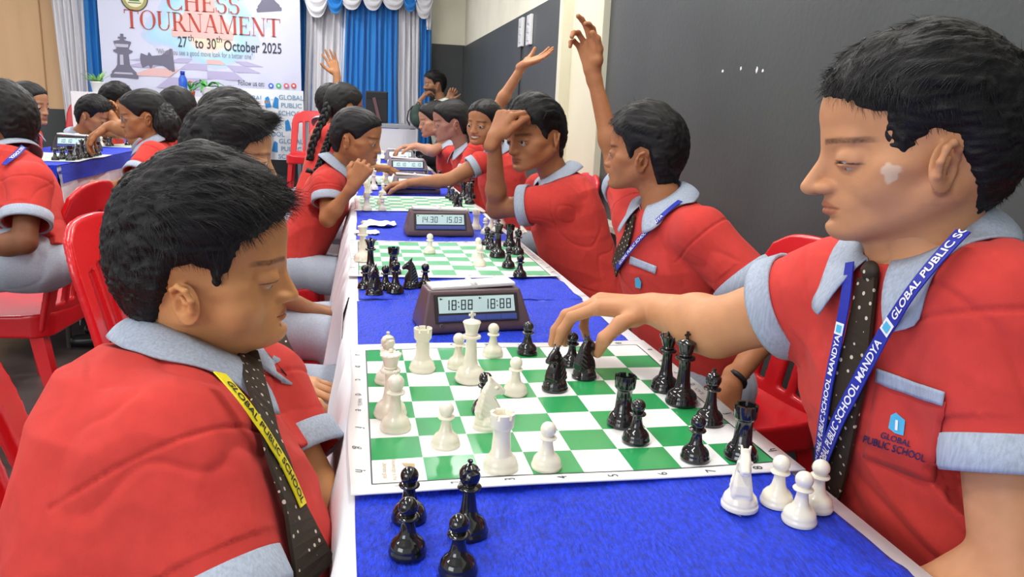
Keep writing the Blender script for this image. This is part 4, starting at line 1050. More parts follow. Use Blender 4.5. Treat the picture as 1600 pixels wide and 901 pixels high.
# speaker on a white desk at the back
sc0 = on_y(571, 191, 6.5); sc1 = on_y(606, 143, 6.5); dz = sc0[2]
t = thing('side_desk', 'white desk standing before the blue curtain under the black speaker', 'desk', ((sc0[0]+sc1[0])/2+.05, 6.48, SG))
b = B(); b.box((.05, 0, dz-SG-.02), (.52, .44, .035), bev=.004); b.obj('desktop', mat('grey_laminate', s2l('#9fa3a6'), .4), t, smooth=False)
b = B(); b.box((.05, -.20, (dz-SG)/2-.02), (.50, .02, dz-SG-.045)); b.box((-.19, 0, (dz-SG)/2-.02), (.02, .40, dz-SG-.045)); b.box((.29, 0, (dz-SG)/2-.02), (.02, .40, dz-SG-.045)); b.obj('side_panel', M_cloth, t, smooth=False)
t = thing('speaker_box', 'black square speaker case standing on the white desk', 'speaker', ((sc0[0]+sc1[0])/2, 6.5, dz)); hh = sc1[2]-dz; ww = sc1[0]-sc0[0]
b = B(); b.box((0, 0, hh/2), (ww, .14, hh-.004), bev=.01); b.obj('case', mat('black_case', (.012, .012, .014), .5), t, smooth=False)
b = B(); b.box((-.0, -.072, hh*.86), (ww*.9, .006, hh*.2), bev=.002); b.obj('top_flap', mat('black_glossy', (.02, .02, .022), .25), t, smooth=False)
b = B(); b.box((0, 0, 0), (.028, .01, hh*.8), mat4=Matrix.Translation((.0, -.078, hh*.40)) @ Matrix.Rotation(math.radians(-14), 4, 'Y')); b.obj('strap', mat('brown_strap', s2l('#6c4a4e'), .5), t, smooth=False)

# ---------------------------------------------------------------- chess sets
M_ivory = mat('ivory_plastic', s2l('#efe9d6'), .22, .5, sss=.05, coat=.35); M_ebony = mat('black_plastic', (.008, .008, .009), .13, .6, coat=.6)
PROF = {
 'pawn': (.0165, [(0, 0), (.0165, 0), (.0170, .002), (.0170, .004), (.0160, .0055), (.0160, .007), (.0148, .011), (.0120, .0145), (.0090, .017), (.0072, .021), (.0060, .027), (.0054, .0325), (.0058, .0335), (.0094, .0340), (.0100, .0352), (.0094, .0364), (.0062, .0372)], .0445, .0088),
 'rook': (.0190, [(0, 0), (.0190, 0), (.0196, .002), (.0196, .0045), (.0184, .006), (.0184, .0080), (.0168, .0125), (.0135, .0165), (.0118, .0185), (.0118, .0200), (.0108, .021), (.0098, .036), (.0096, .046), (.0112, .0475), (.0128, .0500), (.0130, .0505), (.0134, .0650), (.0100, .0650), (.0098, .0590), (0, .0590)], 0, 0),
 'bishop': (.0180, [(0, 0), (.0180, 0), (.0187, .002), (.0187, .0045), (.0175, .006), (.0175, .0080), (.0160, .0125), (.0125, .0165), (.0095, .019), (.0075, .026), (.0062, .036), (.0056, .0440), (.0062, .0445), (.0106, .0455), (.0112, .0470), (.0104, .0482), (.0066, .0490), (.0062, .0495), (.0088, .0535), (.0102, .0580), (.0098, .0625), (.0072, .0665), (.0030, .0692), (.0014, .0698), (.0012, .0705), (.0026, .0718), (.0024, .0736), (0, .0745)], 0, 0),
 'queen': (.0200, [(0, 0), (.0200, 0), (.0208, .002), (.0208, .005), (.0195, .0068), (.0195, .009), (.0178, .0140), (.0140, .0185), (.0105, .021), (.0085, .030), (.0072, .044), (.0068, .0560), (.0074, .0570), (.0120, .0580), (.0126, .0597), (.0118, .0612), (.0080, .0622), (.0092, .0640), (.0080, .0655), (.0088, .069), (.0105, .0750), (.0132, .0800), (.0125, .0812), (.0090, .0800), (.0045, .0825), (.0022, .0830), (.0032, .0850), (.0022, .0872), (0, .0878)], 0, 0),
 'king': (.0215, [(0, 0), (.0215, 0), (.0223, .002), (.0223, .005), (.0210, .0070), (.0210, .0095), (.0192, .0150), (.0152, .0195), (.0112, .022), (.0092, .032), (.0080, .048), (.0075, .0620), (.0082, .0630), (.0132, .0640), (.0138, .0658), (.0130, .0674), (.0086, .0684), (.0096, .0700), (.0086, .0715), (.0096, .076), (.0122, .0850), (.0130, .0868), (.0120, .0885), (.0060, .0905), (.0034, .0915)], 0, 0)}
KN = [(-.0150, .015), (-.0155, .024), (-.0120, .036), (-.0085, .048), (-.0030, .0575), (.0010, .0610), (.0022, .0660), (.0052, .0610), (.0100, .0570), (.0160, .0520), (.0205, .0475), (.0200, .0430), (.0165, .0410), (.0130, .0425), (.0085, .0425), (.0060, .0400), (.0090, .0350), (.0130, .0280), (.0145, .0200), (.0135, .015)]
def piece_mesh(kind, m, hi):
    n = 32 if hi else 14; b = B(); name = 'chess_'+kind
    if kind == 'knight':
        g = SDF((-.021, -.021, -.001), (.021, .024, .069), .0009 if hi else .002)
        def base(x, y, z):
            r = np.sqrt(x*x+y*y); zz = np.array([0, .0045, .006, .008, .0125, .0165, .018]); rr = np.array([.0187, .0187, .0175, .0175, .016, .0125, .008]); return np.maximum(r-np.interp(z, zz, rr), np.maximum(-z, z-.018))*.8
        def body(x, y, z):
            pg = -poly_sd(np.broadcast_to(y, (1,)+np.broadcast(y, z).shape[1:])[0], np.broadcast_to(z, (1,)+np.broadcast(y, z).shape[1:])[0], KN)[None]
            w = np.interp(z, [.014, .03, .045, .06], [.0115, .0088, .0066, .0045])-.0018*sstep(.008, .018, y)-.0010*(np.sin((z*1.0+y*.9)*900)*.5+.5)*sstep(.0, -.006, y)
            r = .003; a = np.maximum(pg+r, 0); c = np.maximum(np.abs(x)-w+r, 0); return np.sqrt(a*a+c*c)+np.minimum(np.maximum(pg+r, np.abs(x)-w+r), 0)-r
        g.op(base, (-.02, -.02, 0), (.02, .02, .02), .001); g.op(body, (-.013, -.017, .013), (.013, .022, .067), .003)
        for s in (-1, 1): g.ell((s*.0056, .0075, .0520), (.0022, .0026, .0018), .001); g.ell((s*.006, .0165, .0450), (.0016, .0016, .0012), .001, 'c'); g.cone((s*.003, .001, .060), (s*.0045, -.0005, .0665), .0022, .0010, .001)
        g.cone((-.01, .0205, .0440), (-.01+.02, .0205, .0440), .0010, .0010, .0005, 'c')
        v, q = g.mesh(); o = mesh(name, v, q, m); return o
    r0, pr, zb, rb = PROF[kind]; pr = list(pr)
    if kind == 'pawn': pr += [(rb*math.sin(math.radians(a)), zb-rb*math.cos(math.radians(a))) for a in range(45, 181, 15)]
    if kind == 'rook':
        body = pr[:16]; b.lathe(body+[(.0134, .0600), (.0100, .0600), (.0098, .0585), (0, .0585)], n)
        for k in range(6):
            a0 = 2*PI*k/6+.12; a1 = a0+2*PI/6-.24; V, F = [], []; S = 5
            for i in range(S+1):
                a = a0+(a1-a0)*i/S
                for r_, z_ in ((.0134, .0595), (.0136, .0650), (.0100, .0650), (.0100, .0595)): V.append((r_*math.cos(a), r_*math.sin(a), z_))
            for i in range(S):
                for q in range(4): F.append((4*i+q, 4*i+4+q, 4*i+4+(q+1) % 4, 4*i+(q+1) % 4))
            F += [(0, 1, 2, 3), (4*S+3, 4*S+2, 4*S+1, 4*S)]; b.add(V, F)
    elif kind == 'king':
        b.lathe(pr+[(.0030, .0925), (0, .0925)], n); b.box((0, 0, .0972), (.0034, .0030, .0110), bev=.0005); b.box((0, 0, .0978), (.0100, .0028, .0034), bev=.0005)
    else: b.lathe(pr, n)
    if kind == 'queen':
        for k in range(9): a = 2*PI*k/9; b.lathe([(0, -.002), (.0021, .0), (.0014, .0018), (0, .0024)], 8, (.0122*math.cos(a), .0122*math.sin(a), .0805))
    o = b.obj(name, m)
    if kind == 'bishop' and hi:    # mitre cut
        bm = bmesh.new(); bm.from_mesh(o.data)
        for k_ in (0, 1):
            bmesh.ops.bisect_plane(bm, geom=bm.verts[:]+bm.edges[:]+bm.faces[:], plane_co=(.004+k_*.0016, 0, .0610), plane_no=nrm((1, 0, -.75)))
        c_, n_ = Vector((.0048, 0, .0610)), Vector(nrm((1, 0, -.75)))
        for v in bm.verts:
            if v.co.z > .0575 and v.co.z < .0685 and abs((v.co-c_).dot(n_)) < .00085: v.co.x *= .78; v.co.y *= .78
        bm.to_mesh(o.data); bm.free()
    return auto_smooth(o, 50)
_PC = {}
def piece(kind, white, x, y, z, rz, label, group, hi=True, tilt=None, sc_=1.0):
    k = (kind, white, hi)
    if k not in _PC: _PC[k] = piece_mesh(kind, M_ivory if white else M_ebony, hi); o = _PC[k]
    else: o = _PC[k].copy(); C.objects.link(o)
    o.location = (x, y, z); o.rotation_euler = tilt or (0, 0, rz); o.scale = (sc_,)*3
    return tag(o, label, 'chess piece', group)
c4 = lambda x, y: (540+x/2.503, 420+y/2.503)
c5 = lambda x, y: (840+x/2.372, 480+y/2.372)
c8 = lambda x, y: (540+x/4.444, 700+y/4.444)
BZ = TZ+.0062; RZ = TZ+.0030
def pc(kind, white, P, label, rz=0., z=BZ, group='foreground chess set', hi=True, tilt=None):
    q = on_z(*P, z=z); return piece(kind, white, q[0], q[1], z, rz, label, group, hi, tilt)
w_, k_ = True, False
pc('bishop', w_, c4(165, 442), 'white bishop behind the white queen at the left board edge', -.9)
pc('queen', w_, c4(175, 572), 'white queen with the serrated crown near the left board edge')
pc('bishop', w_, c4(195, 625), 'white bishop in front of the white queen, second row of left column', 1.8)
pc('rook', w_, c4(300, 395), 'white rook standing behind on the far left part of the board')
pc('pawn', w_, c4(440, 383), 'white pawn partly hidden just left of the white king')
pc('king', w_, c4(487, 435), 'tall white king with cross in front of the chess clock', .3)
pc('pawn', w_, c4(575, 338), 'white pawn on the far board row right of the white king')
pc('pawn', k_, c4(710, 330), 'black pawn alone by the far board edge below the clock corner')
pc('pawn', w_, c4(662, 487), 'white pawn right of the white king, above the white knight')
pc('pawn', k_, c4(543, 556), 'black pawn hidden behind the white knight')
pc('knight', w_, c4(556, 618), 'white knight in the middle of the foreground board facing right', -PI/2+.2)
pc('pawn', w_, c4(391, 690), 'white pawn left of the front white rook, on a green square')
pc('rook', w_, c4(605, 780), 'large white rook standing at the front of the board')
pc('pawn', w_, c4(785, 775), 'white pawn right of the front white rook near the near board edge')
pc('knight', k_, c5(63, 305), 'left black knight near the far board edge, below the reaching hand', 2.2)
pc('pawn', k_, c5(125, 215), 'black pawn between the two black knights under the reaching hand')
pc('knight', k_, c5(172, 262), 'right black knight under the reaching hand, seen from its side', -1.2)
pc('queen', k_, c5(470, 305), 'black queen next to the black king at the right board edge')
pc('king', k_, c5(532, 355), 'black king with cross at the right side of the board', .4)
pc('rook', k_, c5(313, 433), 'black rook in the middle right of the board behind a black pawn')
pc('pawn', k_, c5(363, 495), 'black pawn touching the middle black rook in front')
pc('bishop', k_, c5(635, 428), 'black bishop at the right board border beside the dark gap', -1.0)
pc('pawn', k_, c5(582, 560), 'black pawn two squares left of the corner black rook')
pc('rook', k_, c5(752, 555), 'black rook on the near right corner square of the board')
OFF = 'captured pieces beside the foreground board'
pc('knight', w_, c5(747, 738), 'white knight standing on the blue runner with its front to the camera', 2.75, RZ, OFF)
pc('pawn', w_, c5(885, 725), 'white pawn on the blue runner right of the white knight', 0, RZ, OFF)
pc('pawn', w_, c5(968, 792), 'white pawn nearest the camera among three on the blue runner at right', 0, RZ, OFF)
pc('pawn', w_, c5(1030, 742), 'rightmost white pawn on the blue runner, behind the nearest one', 0, RZ, OFF)
pc('pawn', k_, c8(440, 488), 'rear left black pawn on the blue runner overlapping the board edge', 0, RZ, OFF)
pc('pawn', k_, c8(430, 725), 'front left black pawn on the blue runner', 0, RZ, OFF)
pc('bishop', k_, c8(850, 590), 'black bishop with slit head on the blue runner near the board edge', -1.1, RZ, OFF)
pc('pawn', k_, c8(780, 855), 'black pawn at the bottom of the picture in front of the black bishop', 0, RZ, OFF)
# second board
c2 = lambda x, y: (540+x/4.571, 360+y/4.571)
G2 = 'second board chess set'
for kind, wh, x, y, lab, rz in [('king', 1, 122, 215, 'white king at the left edge of the second board', 0), ('queen', 0, 178, 312, 'black queen standing tall behind the cluster left of the second board', 0), ('rook', 0, 342, 315, 'black rook in the captured cluster left of the second board', 0),
    ('bishop', 0, 355, 445, 'black bishop in the middle of the captured cluster before the second board', -1.2), ('knight', 0, 205, 462, 'black knight at the front left of the captured cluster', 2.6), ('pawn', 0, 285, 420, 'black pawn between the knight and bishop of the captured cluster', 0), ('pawn', 0, 140, 415, 'leftmost black pawn of the captured cluster', 0),
    ('knight', 0, 468, 412, 'black knight facing left in the captured cluster', 1.4), ('pawn', 0, 567, 403, 'rightmost black pawn of the captured cluster', 0), ('pawn', 1, 600, 160, 'white pawn alone near the far edge of the second board', 0), ('pawn', 1, 945, 190, 'rear white pawn of two right of the middle on the second board', 0),
    ('pawn', 1, 955, 250, 'front white pawn of two right of the middle on the second board', 0), ('pawn', 0, 1008, 103, 'rear black pawn left of the black king on the second board', 0), ('pawn', 0, 1040, 136, 'black pawn close beside the black king on the second board', 0), ('king', 0, 1085, 188, 'black king of the second board near its right edge', 0),
    ('rook', 0, 1170, 114, 'black rook behind the right edge pawns of the second board', 0), ('bishop', 0, 1228, 168, 'black bishop at the right edge of the second board', -1), ('pawn', 0, 1162, 262, 'black pawn in front of the black king on the second board', 0), ('pawn', 0, 1243, 330, 'black pawn nearest the right front corner of the second board', 0)]:
    pc(kind, bool(wh), c2(x, y), lab, rz, RZ if (x < 600 and y > 300) else BZ, G2)
c3 = lambda x, y: (540+x/3.9175, 220+y/3.9175)
for kind, x, y, lab, tl in [('rook', 797, 542, 'white rook standing right of the second clock', None), ('pawn', 857, 568, 'white pawn by the elbow behind the second board', None), ('bishop', 893, 545, 'white bishop by the elbow behind the second board', None), ('rook', 948, 520, 'white rook beside the elbow of the scratching boy', None), ('pawn', 920, 560, 'white pawn among the captured white pieces by the elbow', None), ('pawn', 738, 500, 'white pawn just behind the second clock', None), ('pawn', 660, 500, 'left white pawn just behind the second clock', None)]:
    pc(kind, True, c3(x, y), lab, 0, RZ, 'captured white pieces behind the second board', True, tl)
q = on_z(*c3(1000, 565), z=RZ+.012); piece('knight', True, q[0], q[1], RZ+.0165, 0, 'white knight lying on its side by the elbow', 'captured white pieces behind the second board', True, (PI/2-.1, 0, .9))
# third board: white pieces left, black right
G3 = 'third board chess set'
for n_, (x, y, kd) in enumerate([(130, 425, 'rook'), (130, 350, 'rook'), (140, 320, 'knight'), (225, 425, 'pawn'), (215, 385, 'pawn'), (228, 330, 'pawn')]):
    pc(kd, True, c3(x, y), 'white %s on the left files of the third board, %s along the row' % (kd, ORD[n_]), 1.5, BZ, G3, False)
for n_, (x, y, kd) in enumerate([(632, 350, 'pawn'), (655, 365, 'pawn'), (675, 385, 'pawn'), (683, 418, 'knight'), (703, 428, 'pawn'), (720, 340, 'rook'), (745, 360, 'bishop'), (760, 385, 'king'), (772, 350, 'queen')]):
    pc(kd, False, c3(x, y), 'black %s at the right of the third board, %s of the cluster' % (kd, (ORD+['ninth'])[n_]), -1.5, BZ, G3, False)
pc('queen', False, c3(173, 270), 'black queen by the fingertips of the reaching arm', 0, RZ, G3, False)
pc('king', True, (584, 296), 'white king at the far left corner of the third board', 0, BZ, G3, False)
# far boards: ranks of pieces in rows
rf = random.Random(4)
def far_set(y0, seed, label_w, label_b, x0=-.20, x1=.20, z=BZ, full=False, xc=0.):
    r = random.Random(seed); order = ['rook', 'knight', 'bishop', 'queen', 'king', 'bishop', 'knight', 'rook']
    for side in (-1, 1):
        for i in range(8):
            for row in (0, 1):
                if not full and r.random() < .34: continue
                kd = order[i] if row == 0 else 'pawn'; x = xc+side*(.2-.057*row)
                if row and not full and r.random() < .5: x -= side*.057*r.choice((1, 2))
                y = y0-.2+.057*i+r.uniform(-.006, .006)
                piece(kd, side < 0, x+r.uniform(-.005, .005), y, z, -side*PI/2, ('white ' if side < 0 else 'black ')+kd+(label_w if side < 0 else label_b)+', '+ORD[i]+' from the near end', 'chess pieces on the far boards', False)
far_set(3.22, 3, ' on the fourth board along the long table', ' on the fourth board along the long table')
far_set(4.28, 5, ' on the fifth board behind the reaching arm', ' on the fifth board behind the reaching arm')
far_set(5.32, 8, ' on the farthest board of the long table', ' on the farthest board of the long table')
far_set(3.02, 11, ' on the near board of the left background table', ' on the near board of the left background table', z=LZ+.006, full=True, xc=-1.69)
far_set(4.2, 12, ' on the far board of the left background table', ' on the far board of the left background table', z=LZ+.006, xc=-1.69)

# ---------------------------------------------------------------- boards
M_vw = mat('vinyl_white', s2l('#eef0ef'), .22, .5); M_vg = mat('vinyl_green', s2l('#2c9a57'), .22, .6); M_ink = mat('board_ink', s2l('#3a3f42'), .5); M_tan = mat('print_tan', s2l('#b79a6b'), .5)
def board(cx, cy, z, label, rot=0., wave=1., green=None, detail=False, half=.228, edge=.022, seed=0):
    t = thing('chess_board', label, 'chess board', (cx, cy, z), rot)
    S_ = 4 if detail else 2; lines = [-half-edge, -half-edge*.5-half*.5-.0]; xs = [-half-edge]+list(np.linspace(-half, half, 8*S_+1))+[half+edge]
    V, F, MI = [], [], []; n = len(xs)
    def hgt(x, y):
        e = max(abs(x), abs(y))-half
        return wave*(.0012+.0011*math.sin(x*17+seed)*math.sin(y*13+1+seed)+.0010*math.sin(y*31+x*9+seed)*(abs(x)+abs(y)))+(.0020*max(0, e)/edge*(1+math.sin(x*9+y*14+seed)))*wave
    for y in xs:
        for x in xs:
            bx = .0025*math.sin(y*16+seed)*(abs(x) > half); by = .0035*math.sin(x*11+seed*2)*(abs(y) > half)
            V.append((x+bx, y+by, hgt(x, y)+.0018))
    for j in range(n-1):
        for i in range(n-1):
            F.append((j*n+i, j*n+i+1, (j+1)*n+i+1, (j+1)*n+i)); inn = 0 < i < n-2 and 0 < j < n-2
            c, r_ = (i-1)//S_, (j-1)//S_; MI.append(1 if inn and (c+r_) % 2 == 1 else 0)
    o = mesh('playing_mat', V, F, [M_vw, green or M_vg], t, mids=MI); md = o.modifiers.new('s', 'SOLIDIFY'); md.thickness = .0018; md.offset = -1
    Z = .0032*wave+.0009
    if detail:
        hv = lambda x, y: hgt(x, y)+.0018+.0004
        b = B()
        for s in (-1, 1):
            for a, c_ in (((-half, s*half), (half, s*half)), ((s*half, -half), (s*half, half))):
                m_ = 40; w = .0008; V, F = [], []
                for i in range(m_+1):
                    x = a[0]+(c_[0]-a[0])*i/m_; y = a[1]+(c_[1]-a[1])*i/m_; dx, dy = (0, w) if a[1] == c_[1] else (w, 0)
                    V += [(x-dx, y-dy, hv(x, y)+.0003), (x+dx, y+dy, hv(x, y)+.0003)]
                b.add(V, [(2*i, 2*i+1, 2*i+3, 2*i+2) for i in range(m_)])
        mesh('border_line', b.v, b.f, M_ink, t)
        def put(s, x, y, size, ang, m=M_ink, name='board_lettering'):
            v, f, w = text_geo(s, size); ca, sa = math.cos(ang), math.sin(ang); P = []
            for a, b_ in v:
                a -= w/2; b_ -= size*.33; X_, Y_ = x+a*ca-b_*sa, y+a*sa+b_*ca; P.append((X_, Y_, hv(X_, Y_)+.0003))
            mesh(name, P, [tuple(q) for q in f], m, t, smooth=False)
        cl = half*2/8
        for i in range(8):
            put('hgfedcba'[i], -half-.0115, -half+cl*(i+.5), .016, -PI/2); put('hgfedcba'[i], half+.0115, -half+cl*(i+.5), .016, PI/2)
            put(str(i+1), -half+cl*(i+.5), -half-.0115, .016, PI/2); put(str(i+1), -half+cl*(i+.5), half+.0115, .016, PI/2)
        put('WHITE', -half-.0105, 0.000, .0085, -PI/2); put('BLACK', half+.0105, .000, .0085, PI/2)
        x0, y0 = -half+cl*.5, -half+cl*.5
        for k, s_ in enumerate(('Knowledge is the', 'Ultimate goal')): put(s_, x0-.004-.010*k, y0+.002, .0072, -PI/2, M_tan)
        P = [(x0+.007, y0+.018), (x0+.007, y0-.020), (x0+.020, y0-.018), (x0+.020, y0+.016)]
        def patch(P, m): mesh('board_emblem', [(a, c_, hv(a, c_)+.0005) for a, c_ in P], [tuple(range(len(P)))], m, t, smooth=False)
        patch([(x0+.004, y0+.016), (x0+.018, y0+.013), (x0+.018, y0+.001), (x0+.010, y0+.003)], M_tan); patch([(x0+.010, y0-.003), (x0+.018, y0-.001), (x0+.018, y0-.014), (x0+.004, y0-.016)], M_tan)
    return t
board(0, 0, RZ, 'green and white vinyl chess mat of the foreground game', 0, 1, None, True, edge=.023)
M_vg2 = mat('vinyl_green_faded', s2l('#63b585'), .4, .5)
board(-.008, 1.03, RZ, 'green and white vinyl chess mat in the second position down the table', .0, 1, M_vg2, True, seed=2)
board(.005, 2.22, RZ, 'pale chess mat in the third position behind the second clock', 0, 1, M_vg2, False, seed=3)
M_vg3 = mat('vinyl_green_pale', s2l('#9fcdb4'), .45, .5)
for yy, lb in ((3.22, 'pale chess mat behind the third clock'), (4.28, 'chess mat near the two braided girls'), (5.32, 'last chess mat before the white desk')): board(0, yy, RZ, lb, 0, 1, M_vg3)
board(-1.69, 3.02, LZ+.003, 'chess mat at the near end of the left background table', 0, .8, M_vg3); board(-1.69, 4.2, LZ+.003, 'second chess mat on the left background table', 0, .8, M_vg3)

# ---------------------------------------------------------------- clocks
M_cb = mat('clock_brown', s2l('#5a464c'), .35, .5, bump=(900, .1)); M_ck = mat('clock_dark', s2l('#2c2628'), .3); M_lcd = mat('lcd_glass', s2l('#c4e0de'), .12, .5, emit=0); M_seg = mat('lcd_digit', s2l('#1b2a33'), .3)
M_bt = mat('clock_button', s2l('#3f4f93'), .35); M_rk = mat('clock_rocker', s2l('#dcdcdb'), .3); M_clg = mat('clock_grey', s2l('#7a6f78'), .35)
SEG = {'0': 'abcdef', '1': 'bc', '3': 'abcdg', '4': 'bcfg', '5': 'acdfg', '6': 'acdefg', '8': 'abcdefg', '7': 'abc', '2': 'abdeg', '9': 'abcdfg'}
def digits(txt, x, y, h, b):
    """adds seven segment figures to b in the x,y plane, returns end x"""
    w = h*.5; t_ = h*.13; sl = .08
    for ch in txt:
        if ch in ':.':
            for yy in ((.25, .68) if ch == ':' else (.04,)): b.append([(x+.01*h, y+h*yy), (x+t_, y+h*yy), (x+t_, y+h*yy+t_), (x+.01*h, y+h*yy+t_)])
            x += h*.26; continue
        P = {'a': (0, h-t_, w, h), 'g': (0, h/2-t_/2, w, h/2+t_/2), 'd': (0, 0, w, t_), 'f': (0, h/2, t_, h), 'b': (w-t_, h/2, w, h), 'e': (0, 0, t_, h/2), 'c': (w-t_, 0, w, h/2)}
        for s in SEG[ch]:
            x0, y0, x1, y1 = P[s]; g_ = h*.03; b.append([(x+x0+g_*.5+sl*y0, y+y0+g_*.5), (x+x1-g_*.5+sl*y0, y+y0+g_*.5), (x+x1-g_*.5+sl*y1, y+y1-g_*.5), (x+x0+g_*.5+sl*y1, y+y1-g_*.5)])
        x += w+h*.17
    return x
def clock(x, y, z, rz, label, t1, t2, body, Wd=.205, s=1., tiltrock=.05):
    t = thing('chess_clock', label, 'chess clock', (x, y, z), rz); t.scale = (s,)*3
    Hh, D0, D1 = .072, .095, .050    # height, base depth, top depth
    # body: wedge with flared sides, front face leaning back
    V = [(-Wd/2-.010, -D0/2, 0), (Wd/2+.010, -D0/2, 0), (Wd/2+.010, D0/2, 0), (-Wd/2-.010, D0/2, 0), (-Wd/2-.010, -D0/2, .012), (Wd/2+.010, -D0/2, .012), (Wd/2+.010, D0/2, .012), (-Wd/2-.010, D0/2, .012), (-Wd/2+.005, -D0/2+.028, Hh), (Wd/2-.005, -D0/2+.028, Hh), (Wd/2-.005, D0/2-.010, Hh), (-Wd/2+.005, D0/2-.010, Hh)]
    F = [(3, 2, 1, 0), (0, 1, 5, 4), (1, 2, 6, 5), (2, 3, 7, 6), (3, 0, 4, 7), (4, 5, 9, 8), (5, 6, 10, 9), (6, 7, 11, 10), (7, 4, 8, 11), (8, 9, 10, 11)]
    bm = bmesh.new(); vs = [bm.verts.new(v) for v in V]; [bm.faces.new([vs[i] for i in f]) for f in F]
    bmesh.ops.bevel(bm, geom=bm.edges[:], offset=.005, segments=3, profile=.6, affect='EDGES'); me = bpy.data.meshes.new('case'); bm.to_mesh(me); bm.free(); me.materials.append(body)
    o = bpy.data.objects.new('case', me); C.objects.link(o); o.parent = t; me.polygons.foreach_set('use_smooth', [True]*len(me.polygons)); auto_smooth(o, 40)
    al = math.atan2(.028, Hh-.012); ca, sa = math.cos(al), math.sin(al); org = Vector((0, -D0/2-.0006, .012))
    fp = lambda u, v, w=0: (u, org.y+v*sa-w*ca, org.z+v*ca+w*sa)      # front face coordinates
    def slab(name, u0, v0, u1, v1, w0, w1, m, bev=0):
        V = [fp(u0, v0, w0), fp(u1, v0, w0), fp(u1, v1, w0), fp(u0, v1, w0), fp(u0, v0, w1), fp(u1, v0, w1), fp(u1, v1, w1), fp(u0, v1, w1)]
        return mesh(name, V, [(0, 3, 2, 1), (4, 5, 6, 7), (0, 1, 5, 4), (1, 2, 6, 5), (2, 3, 7, 6), (3, 0, 4, 7)], m, t, smooth=False)
    FW = Wd/2-.013
    slab('bezel', -FW, .008, FW, .058, -.001, .0018, M_ck)
    dsp = slab('display', -FW+.007, .0245, FW-.007, .0540, 0, .0024, M_lcd)
    bar = slab('button_bar', -FW+.005, .0095, FW-.005, .0205, 0, .0030, M_bt)
    for i in range(5): u0 = -FW+.007+i*(2*FW-.014)/5; slab('button', u0+.0008, .011, u0+(2*FW-.014)/5-.0008, .019, .0028, .0038, M_bt)
    Q = []; digits(t1, -FW+.017, .0295, .0185, Q); digits(t2, .0115, .0295, .0185, Q)
    Q += [[(-FW+.010, .048), (-FW+.016, .050), (-FW+.010, .052)], [(.004, .048), (.010, .050), (.004, .052)]]
    V, F = [], []
    for q in Q: n0 = len(V); V += [fp(a, c_, .0027) for a, c_ in q]; F.append(tuple(range(n0, n0+len(q))))
    mesh('lcd_digits', V, F, M_seg, dsp, smooth=False)
    # emblem lines under the bar
    b = B(); b.lathe([(.0028, 0), (.0036, .0003), (.0028, .0006)], 16); o = b.obj('emblem', M_clg, t); o.matrix_local = Matrix.Translation(fp(-FW+.010, .0025, .001)) @ Matrix.Rotation(PI/2-al, 4, 'X')
    # rocker on top
    g = B(); g.box((0, 0, 0), (Wd-.024, .050, .007), bev=.003, mat4=Matrix.Translation((0, .010, Hh+.004)) @ Matrix.Rotation(tiltrock, 4, 'Y')); g.obj('rocker', M_rk, t, smooth=False)
    g = B(); g.tube([(0, -.014, Hh+.0055), (0, .032, Hh+.0055)], .0065, 12); g.obj('rocker_pivot', M_rk, t)
    return t
qa, qb = on_z(650, 523, RZ), on_z(829, 514, RZ); mid = (qa+qb)/2; az = math.atan2(qb[1]-qa[1], qb[0]-qa[0])
clock(mid[0], mid[1]+.044, RZ, az, 'large brown digital clock with a white rocker behind the foreground board', '18:88', '18:88', M_cb, .180, 1.0, -.035)
qa, qb = on_z(633, 369, RZ), on_z(741, 370, RZ); mid = (qa+qb)/2
clock(mid[0], mid[1]+.048, RZ, .04, 'brown digital clock reading 14.30 and 15.03 behind the second board', '14.30', '15.03', M_cb, .180, 1.06, .02)
mid = (on_z(613, 303, RZ)+on_z(686, 303, RZ))/2; clock(mid[0], mid[1]+.045, RZ, .05, 'grey clock behind the third board under the reaching forearm', '10.10', '10.16', M_clg, .185, 1.1)
mid = (on_z(605, 273, RZ)+on_z(668, 272, RZ))/2; clock(mid[0], mid[1]+.045, RZ, .03, 'grey clock just behind the reaching forearm', '10.10', '10.10', M_clg, .185, 1.22)
mid = (on_z(598, 247, RZ)+on_z(642, 246, RZ))/2; clock(mid[0], 4.90, RZ, .03, 'small grey clock farther up the long table', '10.10', '10.10', M_clg, .185, 1.1)
clock(-1.69, 3.55, LZ+.002, .03, 'dark clock on the left background table beside the reaching girl', '10.10', '10.10', M_ck, .185, 1.1)
# crumpled white paper left of the second clock
def paper(px, py, sx, sy, label, seed, amp=.012):
    q = on_z(px, py, RZ); V, F = [], []; n = 14; r = np.random.RandomState(seed)
    for j in range(n+1):
        for i in range(n+1):
            u, v = i/n-.5, j/n-.5; rad = 1-.5*(u*u+v*v)
            V.append((q[0]+u*sx*rad+.004*vnoise(u*5+seed, v*5, 0.), q[1]+v*sy*rad+.006*vnoise(u*5, v*5+seed, 3.), RZ+.003+amp*abs(vnoise(u*4+seed, v*4, .5))+amp*.5*abs(vnoise(u*9, v*9+seed, .5))))
    for j in range(n):
        for i in range(n): F.append((j*(n+1)+i, j*(n+1)+i+1, (j+1)*(n+1)+i+1, (j+1)*(n+1)+i))
    o = mesh('paper_sheet', V, F, mat('paper_white', s2l('#f1f1f2'), .7)); return tag(o, label, 'paper')
paper(592, 352, .13, .14, 'crumpled white paper left of the second clock', 3); paper(572, 364, .09, .09, 'small white paper scrap at the table edge by the second board', 7, .006)
